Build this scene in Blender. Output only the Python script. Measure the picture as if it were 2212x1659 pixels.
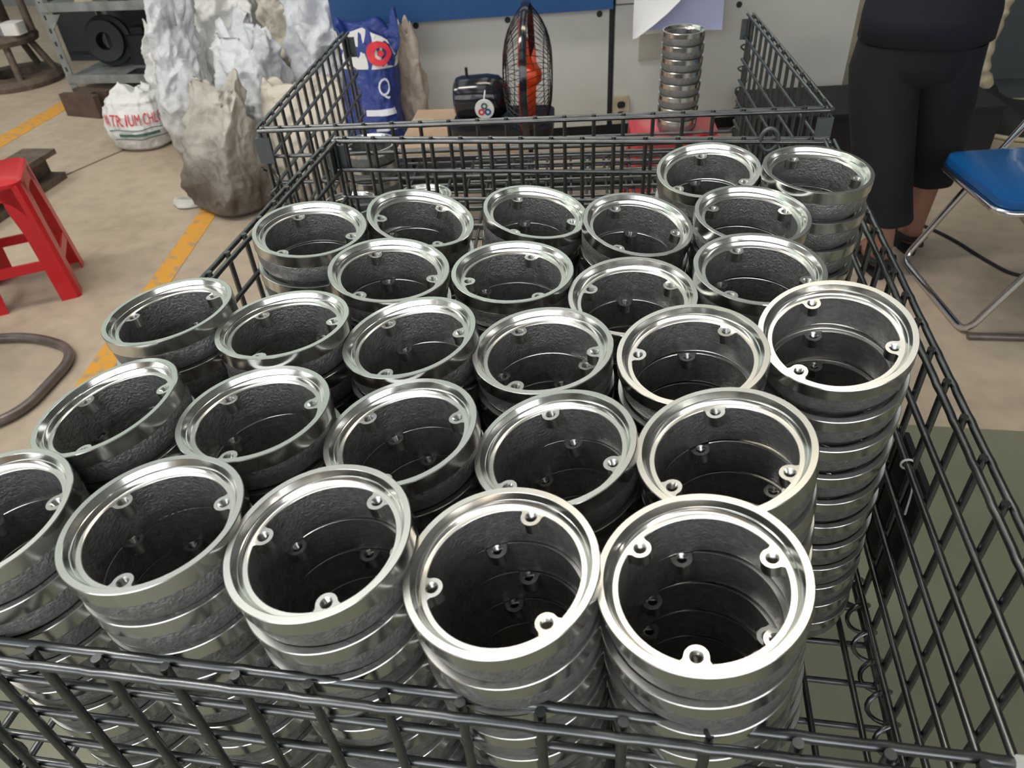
import bpy, bmesh, math, random
from mathutils import Vector, Matrix, noise

random.seed(7)
sc = bpy.context.scene
for o in list(bpy.data.objects):
    bpy.data.objects.remove(o)
COL = sc.collection
PI = math.pi
R = math.radians

# ------------------------------------------------------------------ camera
CAMZ = 1.35
RM = ((0.9867564, 0.05195721, -0.15366279),
      (0.15221393, -0.62398645, 0.76646711),
      (-0.05606001, -0.77970594, -0.62363123))
cam = bpy.data.cameras.new('camera')
cam.sensor_width = 36.0
cam.lens = 1603.0 / 2212.0 * 36.0
cam.clip_start = 0.02
cam.dof.use_dof = True
cam.dof.focus_distance = 0.78
cam.dof.aperture_fstop = 13.0
cam_ob = bpy.data.objects.new('camera', cam)
COL.objects.link(cam_ob)
m4 = Matrix.Identity(4)
for i in range(3):
    m4[i][0] = RM[i][0]
    m4[i][1] = -RM[i][1]
    m4[i][2] = -RM[i][2]
m4[2][3] = CAMZ
cam_ob.matrix_world = m4
sc.camera = cam_ob

# ------------------------------------------------------------------ world, exposure
sc.view_settings.view_transform = 'Standard'
sc.view_settings.look = 'None'
sc.view_settings.gamma = 1.0
sc.view_settings.use_curve_mapping = False
sc.view_settings.exposure = 0.22
world = bpy.data.worlds.new('world')
sc.world = world
world.use_nodes = True
wb = world.node_tree.nodes['Background']
wb.inputs[0].default_value = (0.75, 0.82, 0.9, 1)
wb.inputs[1].default_value = 0.6
WINDOW_EMIT = 0.62
SKYLIGHT_EMIT = 0.85
LAMP_EMIT = 12.0
FRONT_EMIT = 2.6

# ------------------------------------------------------------------ materials
def mat(name, col, rough=0.5, metal=0.0, noise_amt=0.0, nscale=20.0, col2=None, bump=0.0, bscale=80.0,
        spec=0.5, aniso=0.0, rnoise=0.0, emit=None, estr=0.0, coat=0.0, detail=4.0, contrast=(0.35, 0.65), trans=0.0):
    m = bpy.data.materials.new(name)
    m.use_nodes = True
    nt = m.node_tree
    b = nt.nodes['Principled BSDF']
    b.inputs['Base Color'].default_value = (*col, 1)
    b.inputs['Roughness'].default_value = rough
    b.inputs['Metallic'].default_value = metal
    b.inputs['Specular IOR Level'].default_value = spec
    if trans:
        b.inputs['Transmission Weight'].default_value = trans
    if coat:
        b.inputs['Coat Weight'].default_value = coat
        b.inputs['Coat Roughness'].default_value = 0.1
    tc = nt.nodes.new('ShaderNodeTexCoord')
    if col2 is not None:
        n = nt.nodes.new('ShaderNodeTexNoise')
        n.inputs['Scale'].default_value = nscale
        n.inputs['Detail'].default_value = detail
        nt.links.new(tc.outputs['Object'], n.inputs['Vector'])
        r = nt.nodes.new('ShaderNodeValToRGB')
        r.color_ramp.elements[0].position = contrast[0]
        r.color_ramp.elements[1].position = contrast[1]
        r.color_ramp.elements[0].color = (*col, 1)
        r.color_ramp.elements[1].color = (*col2, 1)
        nt.links.new(n.outputs['Fac'], r.inputs['Fac'])
        nt.links.new(r.outputs['Color'], b.inputs['Base Color'])
    if rnoise:
        n = nt.nodes.new('ShaderNodeTexNoise')
        n.inputs['Scale'].default_value = nscale * 1.7
        n.inputs['Detail'].default_value = 5
        nt.links.new(tc.outputs['Object'], n.inputs['Vector'])
        mr = nt.nodes.new('ShaderNodeMapRange')
        mr.inputs['To Min'].default_value = max(0.02, rough - rnoise)
        mr.inputs['To Max'].default_value = rough + rnoise
        nt.links.new(n.outputs['Fac'], mr.inputs['Value'])
        nt.links.new(mr.outputs['Result'], b.inputs['Roughness'])
    if bump:
        n = nt.nodes.new('ShaderNodeTexNoise')
        n.inputs['Scale'].default_value = bscale
        n.inputs['Detail'].default_value = 6
        nt.links.new(tc.outputs['Object'], n.inputs['Vector'])
        bp = nt.nodes.new('ShaderNodeBump')
        bp.inputs['Strength'].default_value = bump
        bp.inputs['Distance'].default_value = 0.01
        nt.links.new(n.outputs['Fac'], bp.inputs['Height'])
        nt.links.new(bp.outputs['Normal'], b.inputs['Normal'])
    if aniso:
        b.inputs['Anisotropic'].default_value = aniso
        tg = nt.nodes.new('ShaderNodeTangent')
        tg.direction_type = 'RADIAL'
        tg.axis = 'Z'
        nt.links.new(tg.outputs['Tangent'], b.inputs['Tangent'])
    if emit is not None:
        b.inputs['Emission Color'].default_value = (*emit, 1)
        b.inputs['Emission Strength'].default_value = estr
    return m

M = {}
M['steel'] = mat('turned_steel', (0.70, 0.695, 0.67), 0.2, 1.0, rnoise=0.04, nscale=60, aniso=0.3)
M['face'] = mat('milled_face_steel', (0.70, 0.705, 0.68), 0.30, 1.0, rnoise=0.03, nscale=30)
M['bore'] = mat('bored_steel', (0.82, 0.81, 0.78), 0.15, 1.0, rnoise=0.03, nscale=50, aniso=0.4)
M['lug'] = mat('milled_steel', (0.70, 0.70, 0.68), 0.26, 1.0, rnoise=0.06, nscale=90)
M['thread'] = mat('thread_steel', (0.5, 0.49, 0.47), 0.18, 1.0)
M['cast'] = mat('cast_iron', (0.21, 0.208, 0.208), 0.42, 0.6, col2=(0.36, 0.356, 0.35), nscale=160, bump=0.4, bscale=420,
                detail=6, contrast=(0.3, 0.75))
M['wire'] = mat('galvanised_wire', (0.15, 0.157, 0.165), 0.32, 1.0, col2=(0.22, 0.224, 0.228), nscale=35, rnoise=0.06)
M['clip'] = mat('painted_clip_steel', (0.13, 0.145, 0.155), 0.45, 0.5)
M['black'] = mat('black_plastic', (0.012, 0.013, 0.015), 0.4)
M['blackgloss'] = mat('glossy_black_plastic', (0.012, 0.013, 0.018), 0.12, coat=0.3)
M['matteblack'] = mat('matte_black_rubber', (0.012, 0.012, 0.013), 0.75)
M['white'] = mat('white_plastic', (0.8, 0.8, 0.78), 0.45)
M['red'] = mat('red_plastic', (0.62, 0.012, 0.02), 0.33, coat=0.15)
M['redpale'] = mat('faded_red_plastic', (0.60, 0.06, 0.065), 0.3, coat=0.2)
M['orange'] = mat('orange_plastic', (0.75, 0.08, 0.015), 0.35)
M['chrome'] = mat('chrome_tube', (0.75, 0.76, 0.8), 0.12, 1.0)
M['tube'] = mat('worn_grey_tube', (0.22, 0.19, 0.175), 0.35, 0.5, col2=(0.14, 0.11, 0.10), nscale=14)
M['bluevinyl'] = mat('blue_vinyl', (0.005, 0.10, 0.33), 0.3, bump=0.1, bscale=300, coat=0.2)
M['panel'] = mat('grey_machine_panel', (0.64, 0.65, 0.61), 0.5, col2=(0.55, 0.555, 0.515), nscale=3.5, contrast=(0.45, 0.8))
M['mblue'] = mat('blue_machine_paint', (0.015, 0.075, 0.24), 0.42, col2=(0.02, 0.09, 0.26), nscale=4)
M['dark'] = mat('dark_machine_paint', (0.02, 0.022, 0.024), 0.6)
M['cabinet'] = mat('dark_cabinet_paint', (0.045, 0.055, 0.06), 0.6)
M['rackmetal'] = mat('grey_rack_steel', (0.30, 0.33, 0.33), 0.5, 0.2, col2=(0.20, 0.21, 0.21), nscale=12)
M['iron'] = mat('rusty_iron', (0.10, 0.075, 0.06), 0.7, 0.2, col2=(0.17, 0.125, 0.095), nscale=18, bump=0.3, bscale=40)
M['brownsteel'] = mat('brown_channel_steel', (0.085, 0.055, 0.043), 0.65, 0.1, col2=(0.12, 0.08, 0.06), nscale=16)
M['plywood'] = mat('tan_plywood', (0.55, 0.40, 0.28), 0.6, col2=(0.46, 0.32, 0.21), nscale=8)
M['beige'] = mat('beige_cover', (0.42, 0.40, 0.34), 0.5)
M['cream'] = mat('cream_hose', (0.55, 0.48, 0.33), 0.6, col2=(0.42, 0.36, 0.24), nscale=22)
M['paper'] = mat('white_paper', (0.80, 0.80, 0.82), 0.7)
M['lavender'] = mat('pale_blue_paper', (0.50, 0.54, 0.80), 0.7)
M['yellow'] = mat('worn_yellow_paint', (0.70, 0.34, 0.04), 0.75, col2=(0.40, 0.30, 0.20), nscale=26, contrast=(0.52, 0.66), detail=8)
M['ink_red'] = mat('red_print', (0.70, 0.03, 0.05), 0.6)
M['ink_green'] = mat('dark_green_print', (0.05, 0.13, 0.11), 0.6)
M['ink_white'] = mat('white_print', (0.75, 0.78, 0.85), 0.6)
M['skin'] = mat('skin', (0.33, 0.165, 0.11), 0.5)
M['cloth'] = mat('black_cotton', (0.007, 0.008, 0.012), 0.85, bump=0.2, bscale=120)
M['shirt'] = mat('dark_navy_cotton', (0.010, 0.012, 0.022), 0.85, bump=0.15, bscale=90)
M['hair'] = mat('black_hair', (0.01, 0.009, 0.008), 0.5)
M['eyewhite'] = mat('eye_white', (0.8, 0.8, 0.78), 0.3)
M['lip'] = mat('lip_skin', (0.35, 0.13, 0.11), 0.5)
M['wall'] = mat('painted_wall', (0.26, 0.265, 0.26), 0.8, col2=(0.20, 0.205, 0.20), nscale=1.2)
M['wallwarm'] = mat('warm_wall', (0.42, 0.30, 0.20), 0.8, col2=(0.34, 0.24, 0.16), nscale=1.2)
M['roof'] = mat('roof_sheet', (0.42, 0.44, 0.41), 0.6)
M['frame'] = mat('window_frame_steel', (0.10, 0.11, 0.11), 0.5)
M['glass'] = mat('translucent_window_pane', (0.6, 0.7, 0.62), 0.4, emit=(0.80, 0.92, 0.80), estr=WINDOW_EMIT)
M['glassday'] = mat('daylit_window_pane', (0.6, 0.65, 0.7), 0.4, emit=(0.95, 0.97, 1.0), estr=FRONT_EMIT)
M['skylight'] = mat('translucent_roof_sheet', (0.7, 0.72, 0.72), 0.4, emit=(0.90, 0.96, 1.0), estr=SKYLIGHT_EMIT)
M['lamp'] = mat('lamp_diffuser', (0.9, 0.85, 0.75), 0.4, emit=(1.0, 0.84, 0.62), estr=LAMP_EMIT)

M['lampfill'] = mat('fill_lamp_diffuser', (0.9, 0.88, 0.85), 0.4, emit=(1.0, 0.94, 0.88), estr=LAMP_EMIT * 1.5)  # glowing face of the added fill lamps

def floor_material():
    m = bpy.data.materials.new('beige_concrete')
    m.use_nodes = True
    nt = m.node_tree
    b = nt.nodes['Principled BSDF']
    tc = nt.nodes.new('ShaderNodeTexCoord')
    def nz(scale, detail, dist=0.0):
        n = nt.nodes.new('ShaderNodeTexNoise')
        n.inputs['Scale'].default_value = scale
        n.inputs['Detail'].default_value = detail
        n.inputs['Distortion'].default_value = dist
        nt.links.new(tc.outputs['Object'], n.inputs['Vector'])
        return n
    n1, n2 = nz(1.6, 6, 0.6), nz(14, 8)
    r1 = nt.nodes.new('ShaderNodeValToRGB')
    r1.color_ramp.elements[0].position = 0.3
    r1.color_ramp.elements[0].color = (0.40, 0.325, 0.245, 1)
    r1.color_ramp.elements[1].position = 0.7
    r1.color_ramp.elements[1].color = (0.53, 0.44, 0.34, 1)
    nt.links.new(n1.outputs['Fac'], r1.inputs['Fac'])
    r2 = nt.nodes.new('ShaderNodeValToRGB')
    r2.color_ramp.elements[0].position = 0.3
    r2.color_ramp.elements[0].color = (0.82, 0.82, 0.82, 1)
    r2.color_ramp.elements[1].position = 0.6
    r2.color_ramp.elements[1].color = (1.05, 1.05, 1.05, 1)
    nt.links.new(n2.outputs['Fac'], r2.inputs['Fac'])
    mx = nt.nodes.new('ShaderNodeMix')
    mx.data_type = 'RGBA'
    mx.blend_type = 'MULTIPLY'
    mx.inputs[0].default_value = 0.8
    nt.links.new(r1.outputs['Color'], mx.inputs[6])
    nt.links.new(r2.outputs['Color'], mx.inputs[7])
    nt.links.new(mx.outputs[2], b.inputs['Base Color'])
    b.inputs['Roughness'].default_value = 0.6
    bp = nt.nodes.new('ShaderNodeBump')
    bp.inputs['Strength'].default_value = 0.15
    bp.inputs['Distance'].default_value = 0.01
    nt.links.new(n2.outputs['Fac'], bp.inputs['Height'])
    nt.links.new(bp.outputs['Normal'], b.inputs['Normal'])
    return m
M['floor'] = floor_material()
M['green'] = mat('green_epoxy_floor', (0.165, 0.172, 0.115), 0.35, col2=(0.21, 0.212, 0.15), nscale=3.0, rnoise=0.08)

def sack_material(name, clean, dirty, z0, z1, rough=0.45):
    m = bpy.data.materials.new(name)
    m.use_nodes = True
    nt = m.node_tree
    b = nt.nodes['Principled BSDF']
    tc = nt.nodes.new('ShaderNodeTexCoord')
    sp = nt.nodes.new('ShaderNodeSeparateXYZ')
    nt.links.new(tc.outputs['Object'], sp.inputs[0])
    n = nt.nodes.new('ShaderNodeTexNoise')
    n.inputs['Scale'].default_value = 7
    n.inputs['Detail'].default_value = 6
    nt.links.new(tc.outputs['Object'], n.inputs['Vector'])
    ma = nt.nodes.new('ShaderNodeMath')
    ma.operation = 'MULTIPLY_ADD'
    ma.inputs[1].default_value = 0.30
    nt.links.new(n.outputs['Fac'], ma.inputs[0])
    nt.links.new(sp.outputs['Z'], ma.inputs[2])
    mr = nt.nodes.new('ShaderNodeMapRange')
    mr.inputs['From Min'].default_value = z0 + 0.15
    mr.inputs['From Max'].default_value = z1 + 0.15
    nt.links.new(ma.outputs[0], mr.inputs['Value'])
    mx = nt.nodes.new('ShaderNodeMix')
    mx.data_type = 'RGBA'
    mx.inputs[6].default_value = (*dirty, 1)
    mx.inputs[7].default_value = (*clean, 1)
    nt.links.new(mr.outputs['Result'], mx.inputs[0])
    nt.links.new(mx.outputs[2], b.inputs['Base Color'])
    b.inputs['Roughness'].default_value = rough
    w = nt.nodes.new('ShaderNodeTexNoise')
    w.inputs['Scale'].default_value = 24
    w.inputs['Detail'].default_value = 5
    w.inputs['Distortion'].default_value = 0.8
    nt.links.new(tc.outputs['Object'], w.inputs['Vector'])
    bp = nt.nodes.new('ShaderNodeBump')
    bp.inputs['Strength'].default_value = 0.5
    bp.inputs['Distance'].default_value = 0.02
    nt.links.new(w.outputs['Fac'], bp.inputs['Height'])
    nt.links.new(bp.outputs['Normal'], b.inputs['Normal'])
    return m
M['sackwhite'] = sack_material('white_woven_sack', (0.74, 0.74, 0.73), (0.40, 0.37, 0.32), -0.10, 0.12)
M['sackgrey'] = sack_material('soiled_woven_sack', (0.52, 0.495, 0.44), (0.13, 0.108, 0.09), 0.10, 0.42)
M['sackcream'] = sack_material('cream_woven_sack', (0.62, 0.57, 0.48), (0.36, 0.32, 0.27), 0.0, 0.35)
M['sackcool'] = sack_material('cool_white_sack', (0.66, 0.68, 0.72), (0.45, 0.43, 0.40), 0.05, 0.35)
M['sackblue'] = sack_material('blue_printed_sack', (0.02, 0.045, 0.24), (0.015, 0.03, 0.14), -0.1, 0.1)
M['sackbrown'] = sack_material('tan_paper_sack', (0.50, 0.42, 0.35), (0.30, 0.22, 0.18), 0.0, 0.3)

# ------------------------------------------------------------------ mesh helpers
class MB:
    def __init__(self):
        self.v, self.f = [], []
    def add(self, vs, fs):
        k = len(self.v)
        self.v += [tuple(a) for a in vs]
        self.f += [tuple(i + k for i in q) for q in fs]
        return self
    def box(self, c, s, mx=None):
        cx, cy, cz = c
        a, b, d = s[0] / 2, s[1] / 2, s[2] / 2
        vs = [Vector((x, y, z)) for x in (-a, a) for y in (-b, b) for z in (-d, d)]
        if mx is not None:
            vs = [mx @ p for p in vs]
        vs = [(p.x + cx, p.y + cy, p.z + cz) for p in vs]
        return self.add(vs, [(0, 1, 3, 2), (4, 6, 7, 5), (0, 4, 5, 1), (2, 3, 7, 6), (0, 2, 6, 4), (1, 5, 7, 3)])
    def tube(self, pts, r, n=8, closed=False, cap=True, rs=None):
        pts = [Vector(p) for p in pts]
        N = len(pts)
        vs, fs = [], []
        prev = None
        for i, p in enumerate(pts):
            if closed:
                t = pts[(i + 1) % N] - pts[i - 1]
            else:
                t = pts[min(i + 1, N - 1)] - pts[max(i - 1, 0)]
            t.normalize()
            if prev is None:
                a = Vector((0, 0, 1)) if abs(t.z) < 0.9 else Vector((1, 0, 0))
                u = t.cross(a).normalized()
            else:
                u = (prev - t * prev.dot(t)).normalized()
            prev = u
            w = t.cross(u)
            rr = rs[i] if rs else r
            for k in range(n):
                an = 2 * PI * k / n
                vs.append(p + (u * math.cos(an) + w * math.sin(an)) * rr)
        for i in range(N if closed else N - 1):
            j = (i + 1) % N
            for k in range(n):
                l = (k + 1) % n
                fs.append((i * n + k, i * n + l, j * n + l, j * n + k))
        if cap and not closed:
            fs.append(tuple(reversed(range(n))))
            fs.append(tuple((N - 1) * n + k for k in range(n)))
        return self.add(vs, fs)
    def lathe(self, prof, n=48, cap0=False, cap1=False, sx=1.0, sy=1.0, mx=None, closed=False):
        vs, fs = [], []
        P = len(prof)
        for k in range(n):
            a = 2 * PI * k / n
            for (r, z) in prof:
                p = Vector((r * math.cos(a) * sx, r * math.sin(a) * sy, z))
                vs.append(mx @ p if mx is not None else p)
        for k in range(n):
            l = (k + 1) % n
            for i in range(P if closed else P - 1):
                j = (i + 1) % P
                fs.append((k * P + i, l * P + i, l * P + j, k * P + j))
        if cap0:
            fs.append(tuple(reversed([k * P for k in range(n)])))
        if cap1:
            fs.append(tuple(k * P + P - 1 for k in range(n)))
        return self.add(vs, fs)
    def prism(self, poly, z0, z1, mx=None):
        n = len(poly)
        vs = [Vector((x, y, z0)) for x, y in poly] + [Vector((x, y, z1)) for x, y in poly]
        if mx is not None:
            vs = [mx @ p for p in vs]
        fs = [tuple(reversed(range(n))), tuple(range(n, 2 * n))]
        fs += [(i, (i + 1) % n, n + (i + 1) % n, n + i) for i in range(n)]
        return self.add(vs, fs)
    def sphere(self, c, r, n=16, m=10, s=(1, 1, 1)):
        vs, fs = [], []
        for j in range(m + 1):
            ph = PI * j / m
            for k in range(n):
                a = 2 * PI * k / n
                vs.append((c[0] + r * s[0] * math.sin(ph) * math.cos(a), c[1] + r * s[1] * math.sin(ph) * math.sin(a), c[2] + r * s[2] * math.cos(ph)))
        for j in range(m):
            for k in range(n):
                l = (k + 1) % n
                fs.append((j * n + k, (j + 1) * n + k, (j + 1) * n + l, j * n + l))
        return self.add(vs, fs)
    def mesh(self, name, material, smooth=None, fix=False):
        me = bpy.data.meshes.new(name)
        me.from_pydata([tuple(p) for p in self.v], [], self.f)
        if fix:
            bm = bmesh.new()
            bm.from_mesh(me)
            bmesh.ops.remove_doubles(bm, verts=bm.verts, dist=1e-6)
            bmesh.ops.recalc_face_normals(bm, faces=bm.faces)
            bm.to_mesh(me)
            bm.free()
        if material:
            me.materials.append(M[material])
        if smooth:
            me.polygons.foreach_set('use_smooth', [True] * len(me.polygons))
            if smooth < 179:
                me.set_sharp_from_angle(angle=R(smooth))
        me.update()
        return me
    def build(self, name, material, parent=None, smooth=None, fix=False):
        return link(name, self.mesh(name, material, smooth, fix), parent)

def link(name, me, parent=None):
    o = bpy.data.objects.new(name, me)
    COL.objects.link(o)
    if parent is not None:
        o.parent = parent
    return o
def tag(o, label=None, cat=None, group=None, kind=None):
    if label: o['label'] = label
    if cat: o['category'] = cat
    if group: o['group'] = group
    if kind: o['kind'] = kind
    return o
def thing(name, label, cat, loc=(0, 0, 0), rz=0.0, group=None):
    o = bpy.data.objects.new(name, None)
    COL.objects.link(o)
    o.empty_display_size = 0.05
    o.location = loc
    o.rotation_euler = (0, 0, rz)
    return tag(o, label, cat, group)
def rounded(w, d, r, n=6):
    out = []
    for (cx, cy, a0) in ((w / 2 - r, d / 2 - r, 0), (-w / 2 + r, d / 2 - r, 90), (-w / 2 + r, -d / 2 + r, 180), (w / 2 - r, -d / 2 + r, 270)):
        for k in range(n + 1):
            a = R(a0 + 90 * k / n)
            out.append((cx + r * math.cos(a), cy + r * math.sin(a)))
    return out
def fillet(pts, r, n=6):
    pts = [Vector(p) for p in pts]
    out = [pts[0]]
    for i in range(1, len(pts) - 1):
        a, b, c = pts[i - 1], pts[i], pts[i + 1]
        u, w = (a - b), (c - b)
        d = min(r, u.length * 0.48, w.length * 0.48)
        p0, p1 = b + u.normalized() * d, b + w.normalized() * d
        for k in range(n + 1):
            t = k / n
            out.append(p0 * (1 - t) ** 2 + b * 2 * t * (1 - t) + p1 * t * t)
    out.append(pts[-1])
    return out

# ------------------------------------------------------------------ the hall
XL, XR, YB, YF, CEIL = -7.0, 7.0, -5.0, 7.0, 6.4
f = MB().box(((XL + XR) / 2, (YB + YF) / 2, -0.05), (XR - XL, YF - YB, 0.1)).build('floor', 'floor')
tag(f, kind='structure')
g = MB().box(((-1.36 + XR) / 2, (YB + 1.575) / 2, 0.0008), (XR + 1.36, 1.575 - YB, 0.0016)).build('floor_green_zone', 'green')
tag(g, kind='structure')
def strip(name, a, b, w0, w1):
    a, b = Vector((*a, 0)), Vector((*b, 0))
    d = (b - a).normalized()
    nrm = Vector((-d.y, d.x, 0))
    p = [a - nrm * w0 / 2, b - nrm * w1 / 2, b + nrm * w1 / 2, a + nrm * w0 / 2]
    o = MB().prism([(q.x, q.y) for q in p], 0.0002, 0.0016).build(name, 'yellow')
    tag(o, kind='structure')
strip('trim_1', (-3.47, 3.25), (-3.50, 4.45), 0.13, 0.13)
j_ = MB().box((0, 0, 0.0009), (0.012, 1.3, 0.0012)).build('trim_3', 'iron')
j_.location = (-2.72, 3.25, 0)
j_.rotation_euler = (0, 0, R(-20))
tag(j_, kind='structure')
strip('trim_2', (-1.85, 2.85), (-1.615, 1.45), 0.085, 0.085)

def wall_with_windows(name, mx, length, mtl, z0, z1, ncol, blind=0, gm='glass'):
    """wall in local x (0..length), y=0 plane facing +y, local z up; a clerestory band of panes"""
    root = MB()
    t = 0.12
    root.box((length / 2, -t / 2, z0 / 2), (length, t, z0), None)
    root.box((length / 2, -t / 2, (z1 + CEIL) / 2), (length, t, CEIL - z1), None)
    o = root.build(name, mtl)
    o.matrix_world = mx
    tag(o, kind='structure')
    fr = MB()
    pw = length / ncol
    for i in range(ncol + 1):
        fr.box((i * pw, -0.05, (z0 + z1) / 2), (0.16, 0.09, z1 - z0))
    for i in range(ncol):
        for k in (1, 2):
            fr.box((i * pw + pw * k / 3, -0.05, (z0 + z1) / 2), (0.05, 0.06, z1 - z0))
    for zz in (z0, (z0 + z1) / 2, z1):
        fr.box((length / 2, -0.05, zz), (length, 0.07, 0.09))
    fo = fr.build('window_frame', 'frame', o)
    pane = MB().box((0, 0, 0), (pw - 0.16, 0.012, (z1 - z0) / 2 - 0.09)).mesh('pane', gm)
    board = MB().box((0, 0, 0), (pw - 0.16, 0.012, (z1 - z0) / 2 - 0.09)).mesh('board', mtl)
    for i in range(ncol):
        for k in (0.25, 0.75):
            p = link('window_pane', pane, o) if i >= blind else link('blind_board', board, o)
            p.location = ((i + 0.5) * pw, -0.07, z0 + (z1 - z0) * k)
    return o
wall_with_windows('wall_back', Matrix.Translation((XR, YF, 0)) @ Matrix.Rotation(PI, 4, 'Z'), XR - XL, 'wall', 2.6, 5.6, 7, 3)
wall_with_windows('wall_left', Matrix.Translation((XL, YF, 0)) @ Matrix.Rotation(-PI / 2, 4, 'Z'), YF - YB, 'wall', 2.6, 5.6, 7)
tag(MB().box((XR + 0.06, (YB + YF) / 2, CEIL / 2), (0.12, YF - YB, CEIL)).build('wall_right', 'wall'), kind='structure')
wall_with_windows('wall_front', Matrix.Translation((XL, YB, 0)), XR - XL, 'wallwarm', 1.5, 5.0, 9, 0, 'glassday')

ceil = MB().box(((XL + XR) / 2, (YB + YF) / 2, CEIL + 0.06), (XR - XL, YF - YB, 0.12)).build('ceiling', 'roof')
tag(ceil, kind='structure')
sk = MB().box((0, 0, 0), (0.95, 2.5, 0.02)).mesh('skylight', 'skylight')
for xs in (-5.25, -3.15, -1.05, 1.05):
    for ys in (-3.2, -0.2, 2.8, 5.5):
        if xs > 0 and ys < 0:
            continue
        o = link('skylight_panel', sk, ceil)
        o.location = (xs, ys, CEIL - 0.02)
bm_ = MB().box((0, 0, 0), (XR - XL, 0.12, 0.26)).mesh('roof_beam', 'frame')
for i, ys in enumerate((-4.7, -1.7, 1.3, 4.15, 6.85)):
    o = link('roof_beam', bm_, ceil)
    o.location = (0, ys, CEIL - 0.15)

def high_bay_or_fill(loc, label, w, d, mm='lamp'):
    t = thing('high_bay_or_fill_lamp', label, 'lamp', loc)
    MB().box((0, 0, 0.06), (w + 0.06, d + 0.06, 0.10)).build('housing', 'frame', t)
    MB().box((0, 0, 0.0), (w, d, 0.02)).build('diffuser', mm, t)
    for sx in (-w * 0.4, w * 0.4):
        MB().tube([(sx, 0, 0.1), (sx, 0, CEIL - loc[2])], 0.01).build('suspension_rod', 'frame', t)
    return t
high_bay_or_fill((-0.45, 2.6, 5.5), 'long warm high bay lamp hanging over the rear basket', 1.9, 0.5)
high_bay_or_fill((-2.4, 0.9, 5.5), 'added white fill lamp hanging left of the baskets', 1.9, 0.7, 'lampfill')  # invented fill lamp: brightens the floor, kept out of the ring faces' reflections
high_bay_or_fill((-4.8, 0.6, 5.5), 'added white fill lamp near the left wall windows', 1.9, 0.7, 'lampfill')  # second invented fill lamp, for the floor at the left

# ------------------------------------------------------------------ machined rings
RO, T, LEDGE = 0.0617, 0.0450, 0.0093
k_ = RO / 0.0615
LT = T - LEDGE
rim_prof = [(0.0598, T - 0.0136), (0.0612, T - 0.0134), (0.0615, T - 0.0129), (0.0615, T - 0.0006), (0.0610, T), (0.0568, T), (0.0565, T - 0.0003),
            (0.0547, T - 0.0047), (0.0545, T - 0.0049), (0.0545, T - 0.0056), (0.0541, T - 0.0058), (0.0527, LT + 0.0003), (0.0524, LT), (0.0492, LT), (0.0488, LT - 0.0006)]
rim_prof = [(r * k_, z) for r, z in rim_prof]
rim_me = MB().lathe(rim_prof, 96).mesh('machined_rim', 'steel', 22)
rim_me.materials.append(M['face'])
rim_me.materials.append(M['bore'])
seg = len(rim_prof) - 1
rim_me.polygons.foreach_set('material_index', [(0, 0, 0, 0, 1, 2, 2, 2, 2, 2, 2, 1, 1, 0)[i % seg] for i in range(len(rim_me.polygons))])
body_prof = [(0.0600, T - 0.0132), (0.0603, T - 0.0150), (0.0602, T - 0.0210), (0.0598, T - 0.0260), (0.0588, T - 0.0305), (0.0570, T - 0.0335), (0.0548, T - 0.0352),
             (0.0524, T - 0.0375), (0.0519, 0.0006), (0.0515, 0.0), (0.0502, 0.0), (0.0499, 0.0006), (0.0497, 0.012), (0.0491, LT - 0.002), (0.0488, LT - 0.0004)]
body_prof = [(r * k_, z) for r, z in body_prof]
body_me = MB().lathe(body_prof, 64).mesh('cast_body', 'cast', 40)

def lug_mesh():
    n, c0, rt, rh = 48, 0.0452, 0.0070, 0.0034
    zt, zb = LT + 0.0001, LT - 0.0095
    out, hole = [], []
    for i in range(n):
        a = 2 * PI * i / n
        dx, dy = math.cos(a), math.sin(a)
        if dx <= 0.05:
            p = (c0 + rt * dx, rt * dy)
        else:
            t = 0.0
            while True:
                t += 0.0001
                x, y = c0 + dx * t, dy * t
                half = rt + max(0.0, (x - 0.0462)) ** 2 * 420
                if abs(y) >= half or math.hypot(x, y) >= 0.0496:
                    break
            p = (x, y)
        out.append(p)
        hole.append((c0 + rh * dx, rh * dy))
    mb = MB()
    ch = [(c0 + (x - c0) * 1.22, y * 1.22) for x, y in hole]
    rings = [[(x, y, zb) for x, y in out], [(x, y, zt) for x, y in out], [(x, y, zt) for x, y in ch], [(x, y, zt - 0.0008) for x, y in hole]]
    vs = [p for rg in rings for p in rg]
    fs = []
    for q in range(3):
        for i in range(n):
            j = (i + 1) % n
            fs.append((q * n + i, q * n + j, (q + 1) * n + j, (q + 1) * n + i))
    mb.add(vs, fs)
    return mb.mesh('lug', 'lug', 30)
lug_me = lug_mesh()
tp = []
for i in range(9):
    z = LT - 0.0007 - i * 0.0009
    tp += [(0.0034, z), (0.0030, z - 0.00045)]
tp.append((0.0, tp[-1][1]))
thread_me = MB().lathe(tp, 20, mx=Matrix.Translation((0.0452, 0, 0))).mesh('threaded_hole', 'thread', 20)

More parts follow.
